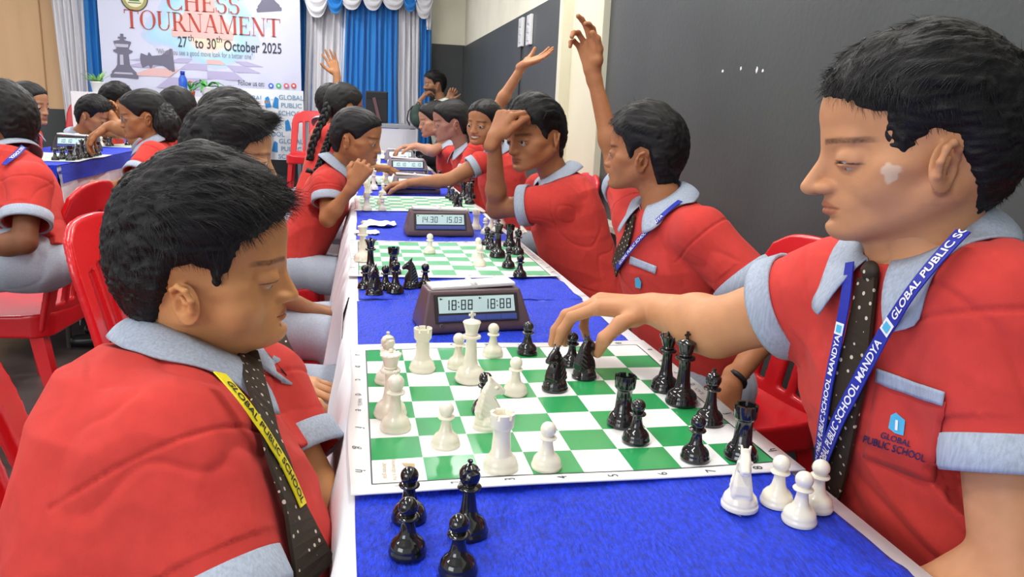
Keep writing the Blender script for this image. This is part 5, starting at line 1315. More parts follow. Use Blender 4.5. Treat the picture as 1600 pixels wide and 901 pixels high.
# ---------------------------------------------------------------- the players
BOY = dict(top=.016, side=.005, back=.005, lock=.0026)
GIRL = dict(line=GIRLLINE, top=.009, side=.006, back=.008, part=1, lock=.0016, front=.8, nose=.65, slen=.012, lift=.04)
def braid(info, pts, r=.013, name='braid', ribbon_col=None):
    P = resample(smooth_pts(resample(pts, 12), 2), 40); b = B(); n = len(P)
    V = []
    for k in range(3):
        Q = []; 
        for i, p in enumerate(P):
            t = nrm(P[min(i+1, n-1)]-P[max(i-1, 0)]); a = nrm(np.cross(t, (.3, .8, .1))); c = np.cross(t, a); ph = i*.55+k*2*PI/3; tp = 1-.35*i/n
            Q.append(p+(a*math.sin(ph)*.75+c*math.sin(2*ph)*.4)*r*tp)
        b.tube(Q, [r*.62*(1-.35*i/n) for i in range(n)], 7)
    keep(b.obj(name, MT['hair']), info['root'])
    if ribbon_col:
        q = P[-3]; b = B(); b.tube([q-V3(0, 0, .012), q+V3(0, 0, .012)], r*.9, 8); b.tube([q, q+V3(.03, -.01, .015)], [.004, .012], 6); b.tube([q, q+V3(-.03, -.01, .015)], [.004, .012], 6); keep(b.obj('hair_ribbon', mat('ribbon_'+str(ribbon_col), ribbon_col, .5)), info['root'])
def hand(f, p, **k): return dict(f=np.array(f, float), p=np.array(p, float), **k)
cs = lambda a: (math.cos(math.radians(a)), math.sin(math.radians(a)))

# boy in the left foreground
a = cs(6)
p1 = person('boy in red shirt in the left foreground, bending over the board in profile', (W(431, 428, .86), (.02, .088, 0)), (a[0], a[1], -.03), hs=.94, group='young players in red school shirts',
    neck=W(300, 558, .86), hips=V3(-.50, -.20, .46), spine=nrm(W(300, 558, .86)-V3(-.50, -.20, .46)), tdir=(1, .10, 0), shoulders=[W(270, 700, .73), W(395, 612, .97)], fat=1.02, belly=.03,
    shape=[(0, .080, .070, -.02), (.08, .135, .095, -.022), (.2, .172, .118, -.01), (.4, .190, .132, .01), (.7, .195, .145, .02), (1, .20, .145, 0)],
    arms=[dict(side=1, el=W(385, 1010, .68), wr=(-.33, -.24, .60), hand=hand((-.1, 1, -.1), (0, 0, -1)), r=(.064, .051), sleeve=.80, fat=1.2),
          dict(side=-1, el=W(500, 800, .93), wr=W(600, 1010, .93), hand=hand((.2, -1, -.2), (0, 0, -1)), r=(.066, .062), sleeve=.62, fat=1.2)],
    st=dict(skin=s2l('#c98e5c'), chub=1, ear=.012, earz=-.010, top=.027, side=.007, back=.002, eye=0, look=(0, 1, -.8), strands=16000, slen=.026, lift=.10, sw=.00026, fine=.002, nose=.78, front=.62, neck=.047, fwd=.010, warp=(.80, 1.10, .86), comb=(0.1, 1, -.15), combside=(0, .35, -1), bvh=1, lock=.003), res=.0030, hres=.0016, tie=False, fold_amp=.005)
# boy in the right foreground
a = cs(180-25)
p2 = person('boy at right foreground in profile, reaching over the board, blue lanyard', (W(1318, 246, .765), (-.031, .086, 0)), (a[0], a[1], -.14), hs=.95, group='young players in red school shirts',
    neck=W(1440, 392, .80), hips=V3(.50, -.30, .50), spine=nrm(W(1440, 392, .80)-V3(.50, -.30, .50)), tdir=(-1, -.12, 0), shoulders=[W(1318, 452, .92), W(1556, 480, .71)], fat=.98,
    arms=[dict(side=1, el=W(1120, 512, 1.05), wr=W(1020, 482, 1.18), hand=hand(W(880, 474, 1.20)-W(1026, 486, 1.18), (-.30, .10, -1), curls=[(.42, .62, .3), (.45, .6, .35), (.6, .6, .4), (.8, .7, .4)], tang=.95, tcurl=.65, spread=.05), r=(.062, .060), sleeve=.50, fat=1.15, flip=1, s=1.12),
          dict(side=-1, el=W(1585, 915, .665), wr=W(1400, 935, .74), hand=hand((-1, .3, 0), (0, 0, -1)), r=(.056, .048), sleeve=.60, fat=1.1)],
    st=dict(skin=s2l('#c58d66'), top=.017, side=.005, back=.002, eye=.06, strands=15000, slen=.020, lift=.10, sw=.00024, fine=.0015, nose=1.15, fwd=.013, chin=-.004, ear=.022, look=(0, 1, -.5), warp=(.84, 1.06, .90), front=.45, comb=(-.35, 1, -.1), combside=(0, -.45, -1), vit=(-1, .048, -.020), bvh=1, lock=.0022, edge=.018), res=.0030, hres=.0016, tie=False, fold_amp=.0045)
# boy with the raised arm
a = cs(180-38)
p3 = person('boy with right arm raised high, head turned towards the back of the hall', W(1010, 238, 1.80), (a[0], a[1], .02), hs=.92, group='young players in red school shirts',
    neck=W(1035, 318, 1.80), hips=V3(.58, .70, .50), spine=nrm(W(1035, 318, 1.8)-V3(.58, .70, .50)), tdir=(-1, -.25, 0), shoulders=[W(990, 335, 1.93), W(1098, 362, 1.66)], fat=.92,
    arms=[dict(side=1, el=W(962, 258, 2.08), wr=W(926, 112, 2.05), hand=hand(W(912, 30, 2.03)-W(926, 112, 2.05), W(860, 60, 1.9)-W(912, 60, 2.03), curls=[(.5, .6, .4), (.35, .5, .3), (.7, .9, .6), (.9, .9, .6)], spread=.1, tcurl=.5, tang=.5), sleeve=.6, fat=.95),
          dict(side=-1, el=W(1214, 500, 1.60), wr=W(1142, 600, 1.52), hand=hand((-.3, -.4, -1), (0, 1, 0), curls=[(.6, .9, .6)]*4), r=(.054, .062), sleeve=.62)],
    st=dict(BOY, skin=s2l('#a56d49'), eye=.6, side=.008, top=.022, back=.008, strands=5000, sw=.0004, bvh=1), res=.0032, hres=.0026, tie=False)
# boy scratching his head
p4 = person('boy with elbow on the table scratching his head, frowning', W(838, 212, 2.44), (-.80, -.42, -.12), hs=1.04, hroll=-.06, group='young players in red school shirts',
    neck=W(870, 278, 2.52), hips=V3(.55, 1.40, .50), spine=nrm(W(870, 278, 2.52)-V3(.55, 1.40, .5)), tdir=(-1, -.15, 0), shoulders=[W(845, 296, 2.66), W(874, 316, 2.40)], fat=.98,
    arms=[dict(side=-1, el=W(776, 326, 2.47), wr=W(772, 216, 2.30), hand=hand(W(800, 162, 2.31)-W(772, 216, 2.30), W(830, 205, 2.42)-W(774, 195, 2.30), curls=[(.8, .9, .3), (1.0, 1.1, .6), (1.1, 1.2, .7), (1.2, 1.2, .7)], tang=.5, tcurl=.5), r=(.056, .060), sleeve=.60, fat=.95),
          dict(side=1, el=(.47, 1.68, .70), wr=(.38, 1.52, .60), hand=hand((-1, -.3, 0), (0, 0, -1)), sleeve=.6)],
    st=dict(BOY, skin=s2l('#9c6745'), eye=.75, top=.024, strands=5000, sw=.0005, brow=.0042, look=(-.2, 1, .05), bvh=1), res=.0034, hres=.0030, tie=False)
# smiling girl with a raised hand
p5 = person('smiling girl with left hand raised, right arm stretched across the board', W(757, 193, 3.62), (-.62, -.72, -.02), hs=.98, hroll=.05, group='young players in red school shirts',
    neck=W(775, 236, 3.70), hips=V3(.56, 2.72, .52), spine=nrm(W(775, 236, 3.70)-V3(.56, 2.72, .52)), tdir=(-.9, -.4, 0), shoulders=[W(750, 254, 3.55), W(792, 246, 3.86)], fat=.86,
    arms=[dict(side=1, el=W(700, 282, 3.52), wr=W(640, 286, 3.50), hand=hand(W(600, 290, 3.5)-W(640, 286, 3.5), (0, 0, -1)), sleeve=.3), dict(side=-1, el=W(775, 172, 3.9), wr=W(818, 101, 3.85), hand=hand(W(850, 88, 3.85)-W(818, 101, 3.85), (0, -.3, 1), curls=[(.1, .2, .1)]*4, spread=.16), sleeve=.4)],
    st=dict(GIRL, skin=s2l('#a4704f'), smile=1, eye=.6), res=.0045, hres=.0034, tie=False)
braid(p5, [W(775, 200, 3.75), W(790, 225, 3.72), W(783, 250, 3.66)], .022)
p6 = person('girl with a long black braid in profile behind the smiling girl', W(706, 190, 4.15), (-1, .05, -.12), hs=1.02, group='young players in red school shirts',
    neck=W(726, 232, 4.2), hips=V3(.50, 3.20, .52), spine=nrm(W(726, 232, 4.2)-V3(.50, 3.20, .52)), tdir=(-1, -.2, 0), arms=[dict(side=-1, el=W(722, 280, 4.05), wr=W(700, 284, 4.0), hand=hand((-1, 0, 0), (0, 0, -1)), sleeve=.8)],
    st=dict(GIRL, skin=s2l('#9d7060'), eye=.3), res=.005, hres=.004, tie=False, fat=.85)
braid(p6, [W(730, 195, 4.2), W(736, 215, 4.12), W(735, 250, 4.05), W(738, 275, 4.02)], .016)
p7 = person('girl nearest the man, leaning in with one forearm over the far board', W(680, 187, 4.75), (-1, .05, -.15), hs=1.0, group='young players in red school shirts',
    neck=W(697, 225, 4.8), hips=V3(.46, 3.95, .52), spine=nrm(W(697, 225, 4.8)-V3(.46, 3.95, .52)), tdir=(-1, 0, 0), arms=[dict(side=1, el=W(675, 236, 4.6), wr=W(650, 228, 4.7), hand=hand((-1, 0, -.1), (0, 0, -1)), sleeve=.3)],
    st=dict(GIRL, skin=s2l('#ad8068'), eye=.4), res=.005, hres=.0045, tie=False, fat=.85)
# man seated at the back
mat('shirt_pale', s2l('#cfd8cb'), .85, .2, bump=(800, .1))
hd = W(680, 131, 7.2); nk = W(690, 158, 7.25)
pm = person('bearded man in pale green shirt seated at the back, hand on mouth', hd, (-1, -.12, -.05), hs=1.06, neck=nk, hips=nk-V3(-.06, 0, .52), spine=nrm(V3(-.06, 0, .52)*1.), tdir=(-1, -.1, 0), sw=.18, shirtmat='shirt_pale', trim='shirt_pale', fat=1.05,
    arms=[dict(side=-1, el=W(655, 196, 6.95), wr=W(656, 158, 7.0), hand=hand(W(668, 140, 7.05)-W(656, 158, 7.0), (1, .2, 0), curls=[(.6, .7, .5)]*4), sleeve=.95), dict(side=1, el=nk+V3(.10, .10, -.30), wr=W(700, 156, 7.15), hand=hand((.3, 0, .6), (0, -1, 0), curls=[(.9, 1., .6)]*4), sleeve=.95)],
    st=dict(BOY, skin=s2l('#9a6e52'), beard=1, eye=.5, trousers='dark_trousers') if mat('dark_trousers', (.012, .012, .018), .8) else None, res=.006, hres=.005, tie=False)
q = W(653, 182, 6.75); t = thing('backpack', 'dark green backpack standing before the seated man at the back', 'backpack', (q[0], q[1], q[2]-.09)); t.scale = (.6, .6, .6)
g = SDF((-.16, -.12, -.02), (.16, .12, .40), .008); g.ell((0, 0, .16), (.12, .085, .17), .02); g.ell((0, -.06, .10), (.09, .05, .09), .02); v, F = g.mesh(); mesh('bag_body', v, F, mat('bag_green', s2l('#2c4038'), .7), t)
b = B(); b.tube([(-.07, .0, .30), (-.14, -.03, .22), (-.16, -.05, .10), (-.12, -.03, .02)], .010, 6); b.obj('shoulder_strap', MT['black_satin'], t); b = B(); b.tube([(-.03, 0, .32), (0, 0, .36), (.03, 0, .32)], .008, 6); b.obj('handle', MT['black_satin'], t)
b = B(); w_c = W(656, 160, 7.0); b.tube([w_c-V3(0, 0, .006), w_c+V3(.0, 0, .012)], .030, 12); keep(b.obj('wristwatch', M_met), pm['root'])
# girl facing right at the left of the table
g1 = person('girl with black braid facing right, fist held under her chin', W(556, 214, 2.95), (.93, -.28, -.14), hs=.98, group='young players in red school shirts',
    neck=W(528, 262, 3.0), hips=V3(-.50, 2.10, .50), spine=nrm(W(528, 262, 3.0)-V3(-.50, 2.10, .50)), tdir=(1, -.05, 0), shoulders=[W(512, 292, 2.88), W(545, 276, 3.15)], fat=.86,
    arms=[dict(side=1, el=W(512, 342, 2.84), wr=W(552, 290, 2.80), hand=hand(W(572, 255, 2.8)-W(552, 290, 2.8), (.1, .9, 0), curls=[(1.2, 1.4, .9)]*4, tcurl=.9), sleeve=.50, r=(.048, .052), fat=.9)],
    st=dict(GIRL, skin=s2l('#a8714b'), eye=.35), res=.004, hres=.0032, tie=False)
braid(g1, [W(520, 205, 3.0), W(508, 235, 2.97), W(498, 262, 2.93), W(490, 275, 2.93)], .015, ribbon_col=(.01, .01, .01))
g2 = person('girl behind the chin-holding girl, turned away with plaited hair', W(537, 166, 4.05), (.80, .55, -.12), hs=1.05, group='young players in red school shirts',
    neck=W(520, 212, 4.1), hips=V3(-.52, 3.15, .52), spine=nrm(W(520, 212, 4.1)-V3(-.52, 3.15, .52)), tdir=(1, .1, 0), arms=[dict(side=1, el=W(560, 262, 3.9), wr=W(582, 262, 3.9), hand=hand((1, 0, 0), (0, 0, -1)), sleeve=.7)],
    st=dict(GIRL, skin=s2l('#99663f'), eye=.4), res=.005, hres=.004, tie=False, fat=.9)
braid(g2, [W(520, 150, 4.0), W(511, 170, 3.95), W(505, 190, 3.95), W(488, 222, 3.92), W(484, 250, 3.92)], .022)
g3 = person('child farthest on the left row raising one hand before the curtain', W(517, 160, 5.0), (.9, .4, 0), hs=1.0, group='young players in red school shirts',
    neck=W(508, 196, 5.0), hips=V3(-.52, 4.0, .55), spine=nrm(W(508, 196, 5.0)-V3(-.52, 4.0, .55)), tdir=(1, .2, 0), arms=[dict(side=-1, el=W(527, 150, 5.15), wr=W(526, 116, 5.15), hand=hand(W(518, 92, 5.15)-W(526, 116, 5.15), (-.3, -1, 0), curls=[(.15, .2, .1)]*4, spread=.15), sleeve=.5)],
    st=dict(BOY, skin=s2l('#9c6c48')), res=.006, hres=.005, tie=False, fat=.85)
# two boys between the left foreground boy and the girl
pb = person('boy with thick swept-up hair directly behind the left foreground boy', W(356, 243, 1.74), (.97, .12, -.05), hs=.97, group='young players in red school shirts',
    neck=W(345, 312, 1.74), hips=V3(-.66, .72, .50), spine=nrm(W(345, 312, 1.74)-V3(-.66, .72, .50)), tdir=(1, 0, 0), fat=.92,
    arms=[dict(side=1, el=W(392, 560, 1.50), wr=W(425, 596, 1.50), hand=hand(W(470, 604, 1.50)-W(425, 596, 1.50), (.1, .1, -1), curls=[(.2, .3, .2)]*4), sleeve=.5)],
    st=dict(BOY, skin=s2l('#c08e66'), top=.022, side=.008, strands=7000, sw=.0004, front=1.0, lock=.004, fringe=[((-.02, .070, .085), (.02, .088, .092), .022, .018)], eye=.6, bvh=1), res=.004, hres=.0030, tie=False, legs=.007,
    knees=[(-.27, .52, .50), (-.27, .72, .50)])
pcn = person('boy whose dark rounded hair rises beyond the swept-up hair', W(358, 199, 2.40), (.9, .35, -.05), hs=.98, group='young players in red school shirts',
    neck=W(345, 238, 2.40), hips=V3(-.68, 1.30, .50), spine=nrm(W(345, 238, 2.40)-V3(-.68, 1.30, .50)), tdir=(1, .1, 0), fat=.92,
    arms=[dict(side=1, el=(-.52, 1.13, .66), wr=(-.36, 1.16, .58), hand=hand((1, .2, -.2), (0, 0, -1)), sleeve=.6)], st=dict(BOY, skin=s2l('#9a6d4d'), top=.018, eye=.5), res=.005, hres=.004, tie=False, legs=.008, knees=[(-.28, 1.12, .50), (-.28, 1.32, .50)])
# left group
l1 = person('boy with his back turned at the far left edge, blue lanyard at the collar', W(8, 190, 2.35), (-.92, .38, -.02), hs=.98, group='young players in red school shirts',
    neck=W(15, 245, 2.35), hips=W(45, 395, 2.30)+V3(0, 0, -.02), tdir=(-1, .15, 0), shoulders=[W(0, 262, 2.55), W(48, 285, 2.22)], spine=nrm(W(15, 245, 2.35)-W(45, 395, 2.30)), fat=1.02,
    arms=[dict(side=-1, el=W(38, 378, 2.15), wr=W(-50, 392, 2.15), hand=hand((-1, .1, 0), (0, 0, -1)), r=(.054, .060), sleeve=.70)], st=dict(BOY, skin=s2l('#7c5038'), top=.022, strands=4000, sw=.0005, bvh=1), res=.004, hres=.0035, tie=False)
gg = person('girl in the background facing right beside the plywood wall', W(44, 163, 4.0), (.92, -.30, -.05), hs=1.02, group='young players in red school shirts', neck=W(32, 202, 4.0), tdir=(1, -.1, 0), hips=W(30, 202, 4.0)+V3(-.05, 0, -.46), arms=[], st=dict(GIRL, skin=s2l('#a9795a')), res=.005, hres=.0042, tie=False, fat=.85, shirtmat='shirt')
braid(gg, [W(48, 190, 4.0), W(55, 210, 3.95), W(56, 235, 3.92)], .014)
b4 = person('boy bending forward at the left background table, face lowered', W(146, 180, 4.55), (.93, -.15, -.32), hs=1.02, group='young players in red school shirts', neck=W(126, 212, 4.62), tdir=(1, -.1, 0), hips=W(120, 212, 4.62)+V3(-.16, 0, -.44), arms=[dict(side=1, el=W(125, 248, 4.4), wr=W(150, 238, 4.4), hand=hand((1, 0, 0), (0, 0, -1)))], st=dict(BOY, skin=s2l('#a87651'), top=.016, eye=.3), res=.005, hres=.0042, tie=False, fat=.88)
b5 = person('boy propping his forehead on his fist behind the bending boy', W(181, 160, 4.75), (.95, -.18, -.15), hs=1.02, group='young players in red school shirts', neck=W(168, 196, 4.8), tdir=(1, -.1, 0), hips=W(160, 196, 4.8)+V3(-.08, 0, -.42), arms=[dict(side=1, el=W(190, 208, 4.55), wr=W(172, 176, 4.55), hand=hand(W(164, 165, 4.6)-W(172, 176, 4.55), (1, .3, 0), curls=[(1.2, 1.3, .8)]*4), sleeve=.4)], st=dict(BOY, skin=s2l('#a4704a'), top=.020, eye=.5), res=.005, hres=.0042, tie=False, fat=.88)
gl = person('girl with glasses and a ponytail reaching left over the background board', W(226, 180, 3.45), (-.97, -.18, -.12), hs=1.0, group='young players in red school shirts', neck=W(243, 222, 3.48), tdir=(-1, 0, 0), hips=W(235, 222, 3.48)+V3(.10, 0, -.42), fat=.9,
    shoulders=[W(228, 232, 3.62), W(240, 240, 3.32)],
    arms=[dict(side=1, el=W(197, 203, 3.62), wr=W(168, 198, 3.62), hand=hand(W(150, 210, 3.62)-W(168, 198, 3.62), (-.3, 0, -1), curls=[(.5, .6, .4)]*4), sleeve=.25), dict(side=-1, el=W(205, 288, 3.2), wr=W(178, 290, 3.2), hand=hand((-1, 0, .1), (0, 0, -1), curls=[(.9, 1.1, .6)]*4), r=(.055, .058), sleeve=.75)],
    st=dict(GIRL, skin=s2l('#a06c48'), eye=.5), res=.0045, hres=.0036, tie=False)
gs = SDF(W(258, 195, 3.5)-.16, W(258, 195, 3.5)+.16, .004); gs.chain([W(243, 165, 3.50), W(252, 178, 3.46), W(262, 195, 3.44), W(268, 212, 3.44)], [.035, .05, .052, .028], .03); v, q = gs.mesh(); n = vnormals(v, q); v = v+n*(vnoise(v[:, 0]*160, v[:, 1]*160, v[:, 2]*30)*.006)[:, None]; keep(mesh('ponytail', v, q, MT['hair']), gl['root'])
b = B()
for s in (-1, 1):
    cen = V3(s*.031, .094, -.004)
    b.tube([(cen+V3(.019*math.cos(t_), 0, .015*math.sin(t_)))@gl['R']+gl['head'] for t_ in np.linspace(0, 2*PI, 17)], .0013, 5)
    b.tube([V3(s*.050, .093, -.001)@gl['R']+gl['head'], V3(s*.077, .0, -.004)@gl['R']+gl['head']], .0012, 5)
b.tube([V3(-.012, .095, -.002)@gl['R']+gl['head'], V3(.012, .095, -.002)@gl['R']+gl['head']], .0013, 5); keep(b.obj('glasses', M_met), gl['root'])
g6 = person('girl with her hair tied, seated behind the glasses girl, back to us', W(277, 172, 4.0), (-.75, .60, -.1), hs=1.05, group='young players in red school shirts', neck=W(288, 210, 4.0), tdir=(-1, .2, 0), hips=W(292, 210, 4.0)+V3(.08, 0, -.45), arms=[], st=dict(GIRL, skin=s2l('#8e5d40')), res=.005, hres=.0042, tie=False, fat=.88)

# ---------------------------------------------------------------- ties, lanyards, pockets, badges
def band(info, name, pxs, w, m, lift=.004, n=26, smooth=3, thick=.0012):
    P, N = on_shirt(info, pxs, lift, smooth=smooth, n=n); o, _ = ribbon(name, P, N, w, m, thick); keep(o, info['root']); return P, N, o
def knot(info, px, py, s=1., lift=.01):
    P, N = on_shirt(info, [(px, py), (px+1, py+1)], lift, n=2); q = P[0]; up = info['TR'][2]; f = N[0]
    g = SDF(q-.05, q+.05, .002); g.cone(q+up*.014*s, q-up*.014*s, .019*s, .012*s, .005, flat=(f, .6)); v, F = g.mesh(); keep(mesh('tie_knot', v, F, MT['tie']), info['root'])
def patch(info, name, poly, m, lift=.002):
    V = []
    for (x, y) in poly:
        r = ray(x, y); h = info['bvh'].ray_cast(Vector(CO), Vector(nrm(r)))
        if h[0] is None: return None
        V.append(np.array(h[0])+np.array(h[1])*lift)
    o = mesh(name, V, [tuple(range(len(V)))], m, info['shirt'], smooth=False); return o
def grid_patch(info, name, c, ux, uy, nx, ny, m, lift):
    """surface following cloth piece spanned in the picture by origin c and edges ux, uy"""
    V, F = [], []
    for j in range(ny+1):
        for i in range(nx+1):
            x = c[0]+ux[0]*i/nx+uy[0]*j/ny; y = c[1]+ux[1]*i/nx+uy[1]*j/ny+math.sin(PI*i/nx)*lift*0
            h = info['bvh'].ray_cast(Vector(CO), Vector(nrm(ray(x, y))))
            if h[0] is None: return None
            V.append(np.array(h[0])+np.array(h[1])*lift)
    for j in range(ny):
        for i in range(nx): F.append((j*(nx+1)+i, j*(nx+1)+i+1, (j+1)*(nx+1)+i+1, (j+1)*(nx+1)+i))
    o = mesh(name, V, F, m); md = o.modifiers.new('s', 'SOLIDIFY'); md.thickness = .0015; md.offset = 0; o.parent = info['shirt']; return o
def cloth_text(info, name, s, px, py, ang, size, m, lift=.003):
    """embroidered words: flat letters laid on the shirt, size in pixels of the photograph"""
    v, f, w = text_geo(s, size, .02); ca, sa = math.cos(ang), math.sin(ang); V = []
    for a_, b_ in v:
        a_ -= w/2; x, y = px+a_*ca+b_*sa, py+a_*sa-b_*ca
        h = info['bvh'].ray_cast(Vector(CO), Vector(nrm(ray(x, y))))
        if h[0] is None: return
        V.append(np.array(h[0])+np.array(h[1])*lift)
    mesh(name, V, [tuple(q) for q in f], m, info['shirt'], smooth=False)
LT = 'GLOBAL PUBLIC SCHOOL MANDYA'
M_navy = mat('thread_navy', s2l('#2a2350'), .7); M_lbl = mat('thread_light_blue', s2l('#4fb3dd'), .6); M_gb = MT['band_blue']; M_gy = MT['band_yellow']
def length(P): return np.linalg.norm(np.diff(P, axis=0), axis=1).sum()
def strap(info, name, P, N, m, w, texts, tm, tsize):
    o, _ = ribbon(name, P, N, w, m, .0014); keep(o, info['root'])
    for (s, off, flip) in texts: text_on('strap_lettering', s, P, N, off, tsize, tm, .0014, flip, .02).parent = o
    return o
def strap_logo(o, P, N, off, w):
    d = np.r_[0, np.cumsum(np.linalg.norm(np.diff(P, axis=0), axis=1))]
    at = lambda t, A: np.array([np.interp(t, d, A[:, i]) for i in range(3)])
    p, n_ = at(off, P), nrm(at(off, N)); t_ = nrm(at(off+.006, P)-at(off-.006, P)); s_ = np.cross(n_, t_)
    for k, (sc2, m) in enumerate(((1., MT['print_white']), (.62, M_lbl))):
        mesh('strap_logo', [p+n_*(.0013+.0005*k)+t_*a_*w*.5*sc2+s_*b_*w*.46*sc2 for a_, b_ in ((-1, -1), (1, -1), (1, 1), (-1, 1))], [(0, 1, 2, 3)], m, o, smooth=False)
# right foreground boy
P, N = on_shirt(p2, [(1368, 436), (1362, 480), (1348, 560), (1325, 650), (1300, 760)], .010, n=24, smooth=4); o, _ = ribbon('necktie', P, N, np.linspace(.026, .056, len(P)), MT['tie'], .004); keep(o, p2['root']); knot(p2, 1369, 438, .62, .006)
P, N = on_shirt(p2, [(1350, 415), (1338, 490), (1318, 590), (1303, 680), (1298, 735)], .017, n=24, smooth=4)
o = strap(p2, 'lanyard', P[::-1], N[::-1], M_gb, .0135, [(LT, .022, False)], MT['print_white'], .0105); strap_logo(o, P[::-1], N[::-1], .198, .0130); strap_logo(o, P[::-1], N[::-1], .012, .0130)
P, N = on_shirt(p2, [(1515, 388), (1470, 440), (1415, 510), (1370, 580), (1325, 665), (1299, 738)], .019, n=30, smooth=4)
o = strap(p2, 'lanyard', P[::-1], N[::-1], M_gb, .0155, [(LT, .022, False), ('GLOBAL PUBLIC SC', .252, False)], MT['print_white'], .0125); strap_logo(o, P[::-1], N[::-1], .240, .0150); strap_logo(o, P[::-1], N[::-1], .012, .0150)
q = P[-1]; 
grid_patch(p2, 'pocket', (1372, 588), (108, 40), (-22, 125), 12, 12, MT['shirt'], .0018)
grid_patch(p2, 'pocket_trim', (1376, 574), (106, 38), (-3, 22), 16, 4, MT['trim_cloth'], .0045)
patch(p2, 'badge', [(1396, 648), (1404, 644), (1418, 656), (1415, 680), (1402, 676), (1392, 668)], M_lbl, .004); patch(p2, 'badge', [(1404, 655), (1408, 656), (1407, 672), (1403, 671)], MT['print_white'], .005)
cloth_text(p2, 'embroidered_name', 'GLOBAL', 1402, 690, .32, 13, M_navy, .004); cloth_text(p2, 'embroidered_name', 'PUBLIC SCHOOL', 1400, 703, .32, 13.5, M_navy, .004)
# left foreground boy
P, N = on_shirt(p1, [(378, 560), (388, 620), (410, 700), (436, 780), (460, 850), (478, 900)], .012, n=24, smooth=4)
if len(P) > 5:
    o, _ = ribbon('necktie', P, N, np.linspace(.028, .06, len(P)), MT['tie'], .004); keep(o, p1['root'])
P, N = on_shirt(p1, [(330, 605), (372, 655), (402, 700), (432, 750), (452, 800)], .016, n=24, smooth=4)
if len(P) > 5: strap(p1, 'lanyard', P, N, M_gy, .0155, [('GLOBAL PUBLIC SCHOOL MANDYA', .015, False)], MT['print_black'], .0125)
# boy with raised arm
P, N = on_shirt(p3, [(992, 338), (985, 370), (972, 400), (958, 440)], .008, n=16, smooth=3); o, _ = ribbon('necktie', P, N, np.linspace(.026, .05, len(P)), MT['tie'], .004); keep(o, p3['root'])
P, N = on_shirt(p3, [(1063, 322), (1030, 350), (1000, 380), (970, 420), (950, 448)], .013, n=20, smooth=3); strap(p3, 'lanyard', P[::-1], N[::-1], M_gb, .014, [(LT, .02, False)], MT['print_white'], .011)
grid_patch(p3, 'pocket_trim', (988, 400), (40, 16), (-2, 12), 8, 3, MT['trim_cloth'], .005)
patch(p3, 'badge', [(994, 434), (1000, 432), (1004, 440), (1003, 450), (995, 448)], M_lbl, .004)
patch(p4, 'badge', [(818, 360), (825, 357), (826, 372), (819, 375)], mat('badge_yellow', s2l('#d8d838'), .5), .004); patch(p4, 'badge', [(828, 358), (837, 360), (836, 374), (829, 372)], mat('badge_blue', s2l('#6d9cc4'), .5), .004)
# collar ribbon of the far left boy
P, N = on_shirt(l1, [(48, 218), (30, 238), (10, 262)], .012, n=12, smooth=2)
if len(P) > 4: strap(l1, 'lanyard', P, N, M_gb, .016, [('PUBLIC SCHOOL', .01, False)], MT['print_white'], .012)
# scratching boy: pen in hand region and clip at the belt line
# identity card of the boy behind, with tie end on his lap
q = W(438, 578, 1.50); t = p_b = pb['root']
R_ = frame(CO-q, (0.05, 0, 1)); 
def card(name, u0, v0, u1, v1, d_, m): 
    c_ = lambda u, v, w: q+R_[0]*u*-1+R_[2]*v+R_[1]*w
    V = [c_(u0, v0, d_), c_(u1, v0, d_), c_(u1, v1, d_), c_(u0, v1, d_), c_(u0, v0, d_+.001), c_(u1, v0, d_+.001), c_(u1, v1, d_+.001), c_(u0, v1, d_+.001)]
    keep(mesh(name, V, [(0, 3, 2, 1), (4, 5, 6, 7), (0, 1, 5, 4), (1, 2, 6, 5), (2, 3, 7, 6), (3, 0, 4, 7)], m, smooth=False), pb['root'])
card('id_card', -.025, -.032, .025, .030, 0, mat('card_plastic', s2l('#cfdceb'), .2)); card('card_header', -.023, .016, .023, .026, .001, mat('card_blue', s2l('#7fa8dc'), .4)); card('card_photo', -.007, -.010, .007, .008, .001, mat('card_dark', s2l('#574a50'), .5)); card('card_stripe', -.024, -.003, .024, .0, .0008, mat('card_navy', s2l('#3b4a9c'), .5)); card('clip', -.006, .030, .006, .045, 0, mat('clip_white', (.8, .8, .82), .4))
o, _ = ribbon('necktie', [W(405, 470, 1.58), W(432, 540, 1.52), W(455, 590, 1.50)], [R_[1]]*3, .05, MT['tie'], .004); keep(o, pb['root'])
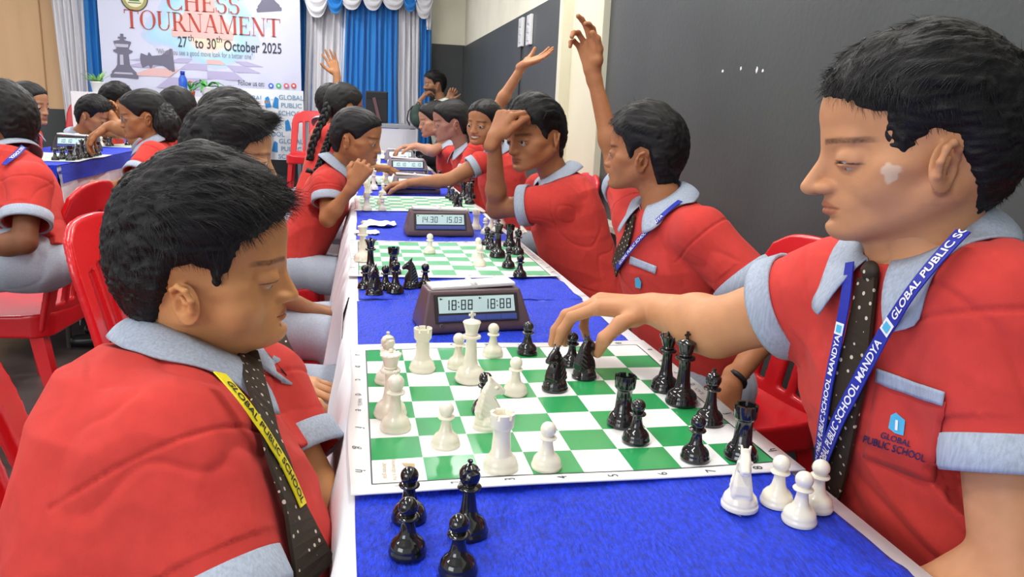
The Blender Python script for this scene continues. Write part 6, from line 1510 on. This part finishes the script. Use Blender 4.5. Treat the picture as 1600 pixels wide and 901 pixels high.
V_, f_, w2 = text_geo('GLOBAL', .0085, .02); keep(mesh('card_lettering', [q-R_[0]*(a_-w2/2)*-1+R_[2]*(b_+.0175)+R_[1]*.0035 for a_, b_ in V_], [tuple(z) for z in f_], M_navy, smooth=False), pb['root'])
# black cord on the wrist of the reaching hand and band of the raised-arm boy
def wristband(info, c0, axis, r, w, m, name='wristband'):
    a_ = nrm(axis); b = B(); o = nrm(np.cross(a_, (0.1, .3, 1))); p = np.cross(a_, o); pts = [c0+(o*math.cos(t_)+p*math.sin(t_))*r for t_ in np.linspace(0, 2*PI, 33)]
    b.tube(pts, w, 6, cap=False); keep(b.obj(name, m), info['root'])
wristband(p2, W(1036, 489, 1.165), W(1120, 512, 1.05)-W(1026, 486, 1.18), .0245, .0018, mat('black_thread', (.01, .01, .01), .6))
wristband(p3, W(1148, 592, 1.525), W(1214, 500, 1.60)-W(1142, 600, 1.52), .021, .006, MT['black_thread'])

# ---------------------------------------------------------------- chairs where they stand
chair(-.42, -.05, 4, 'red plastic chair of the left foreground boy, arched back cut by the left edge')
chair(-.56, .98, -3, 'red plastic chair behind the left foreground boy, tall slatted back')
chair(-1.38, 1.82, 174, 'red plastic chair of the boy with his back turned')
chair(-.60, 2.15, 4, 'red plastic chair of the girl holding her chin')
chair(-.62, 3.05, 0, 'red plastic chair just behind the chin-holding girl')
chair(-.64, 4.1, 2, 'red plastic chair farther up the left row')
chair(.62, .75, 186, 'red plastic chair behind the boy with the raised arm')
chair(.60, 1.50, 184, 'red plastic chair behind the head-scratching boy')
chair(.62, 2.78, 183, 'red plastic chair back seen pink by the cream door')
chair(.60, 3.3, 180, 'red plastic chair of the braided girl by the wall')
chair(.47, -.30, 183, 'red plastic chair under the right foreground boy')
chair(-1.02, 2.95, 180, 'red plastic chair of the glasses girl')
chair(-1.72, 2.15, 90, 'red plastic chair at the near end of the left background table')
for px, lab in ((122, 'tall red chair left of the pale plant on the stage'), (205, 'red chair before the plant table under the banner'), (485, 'red chair standing on the stage right of the school backdrop')):
    q = on_y(px, 150, 6.62); c_ = chair(q[0], 6.62, -90, lab); c_.location.z = SG
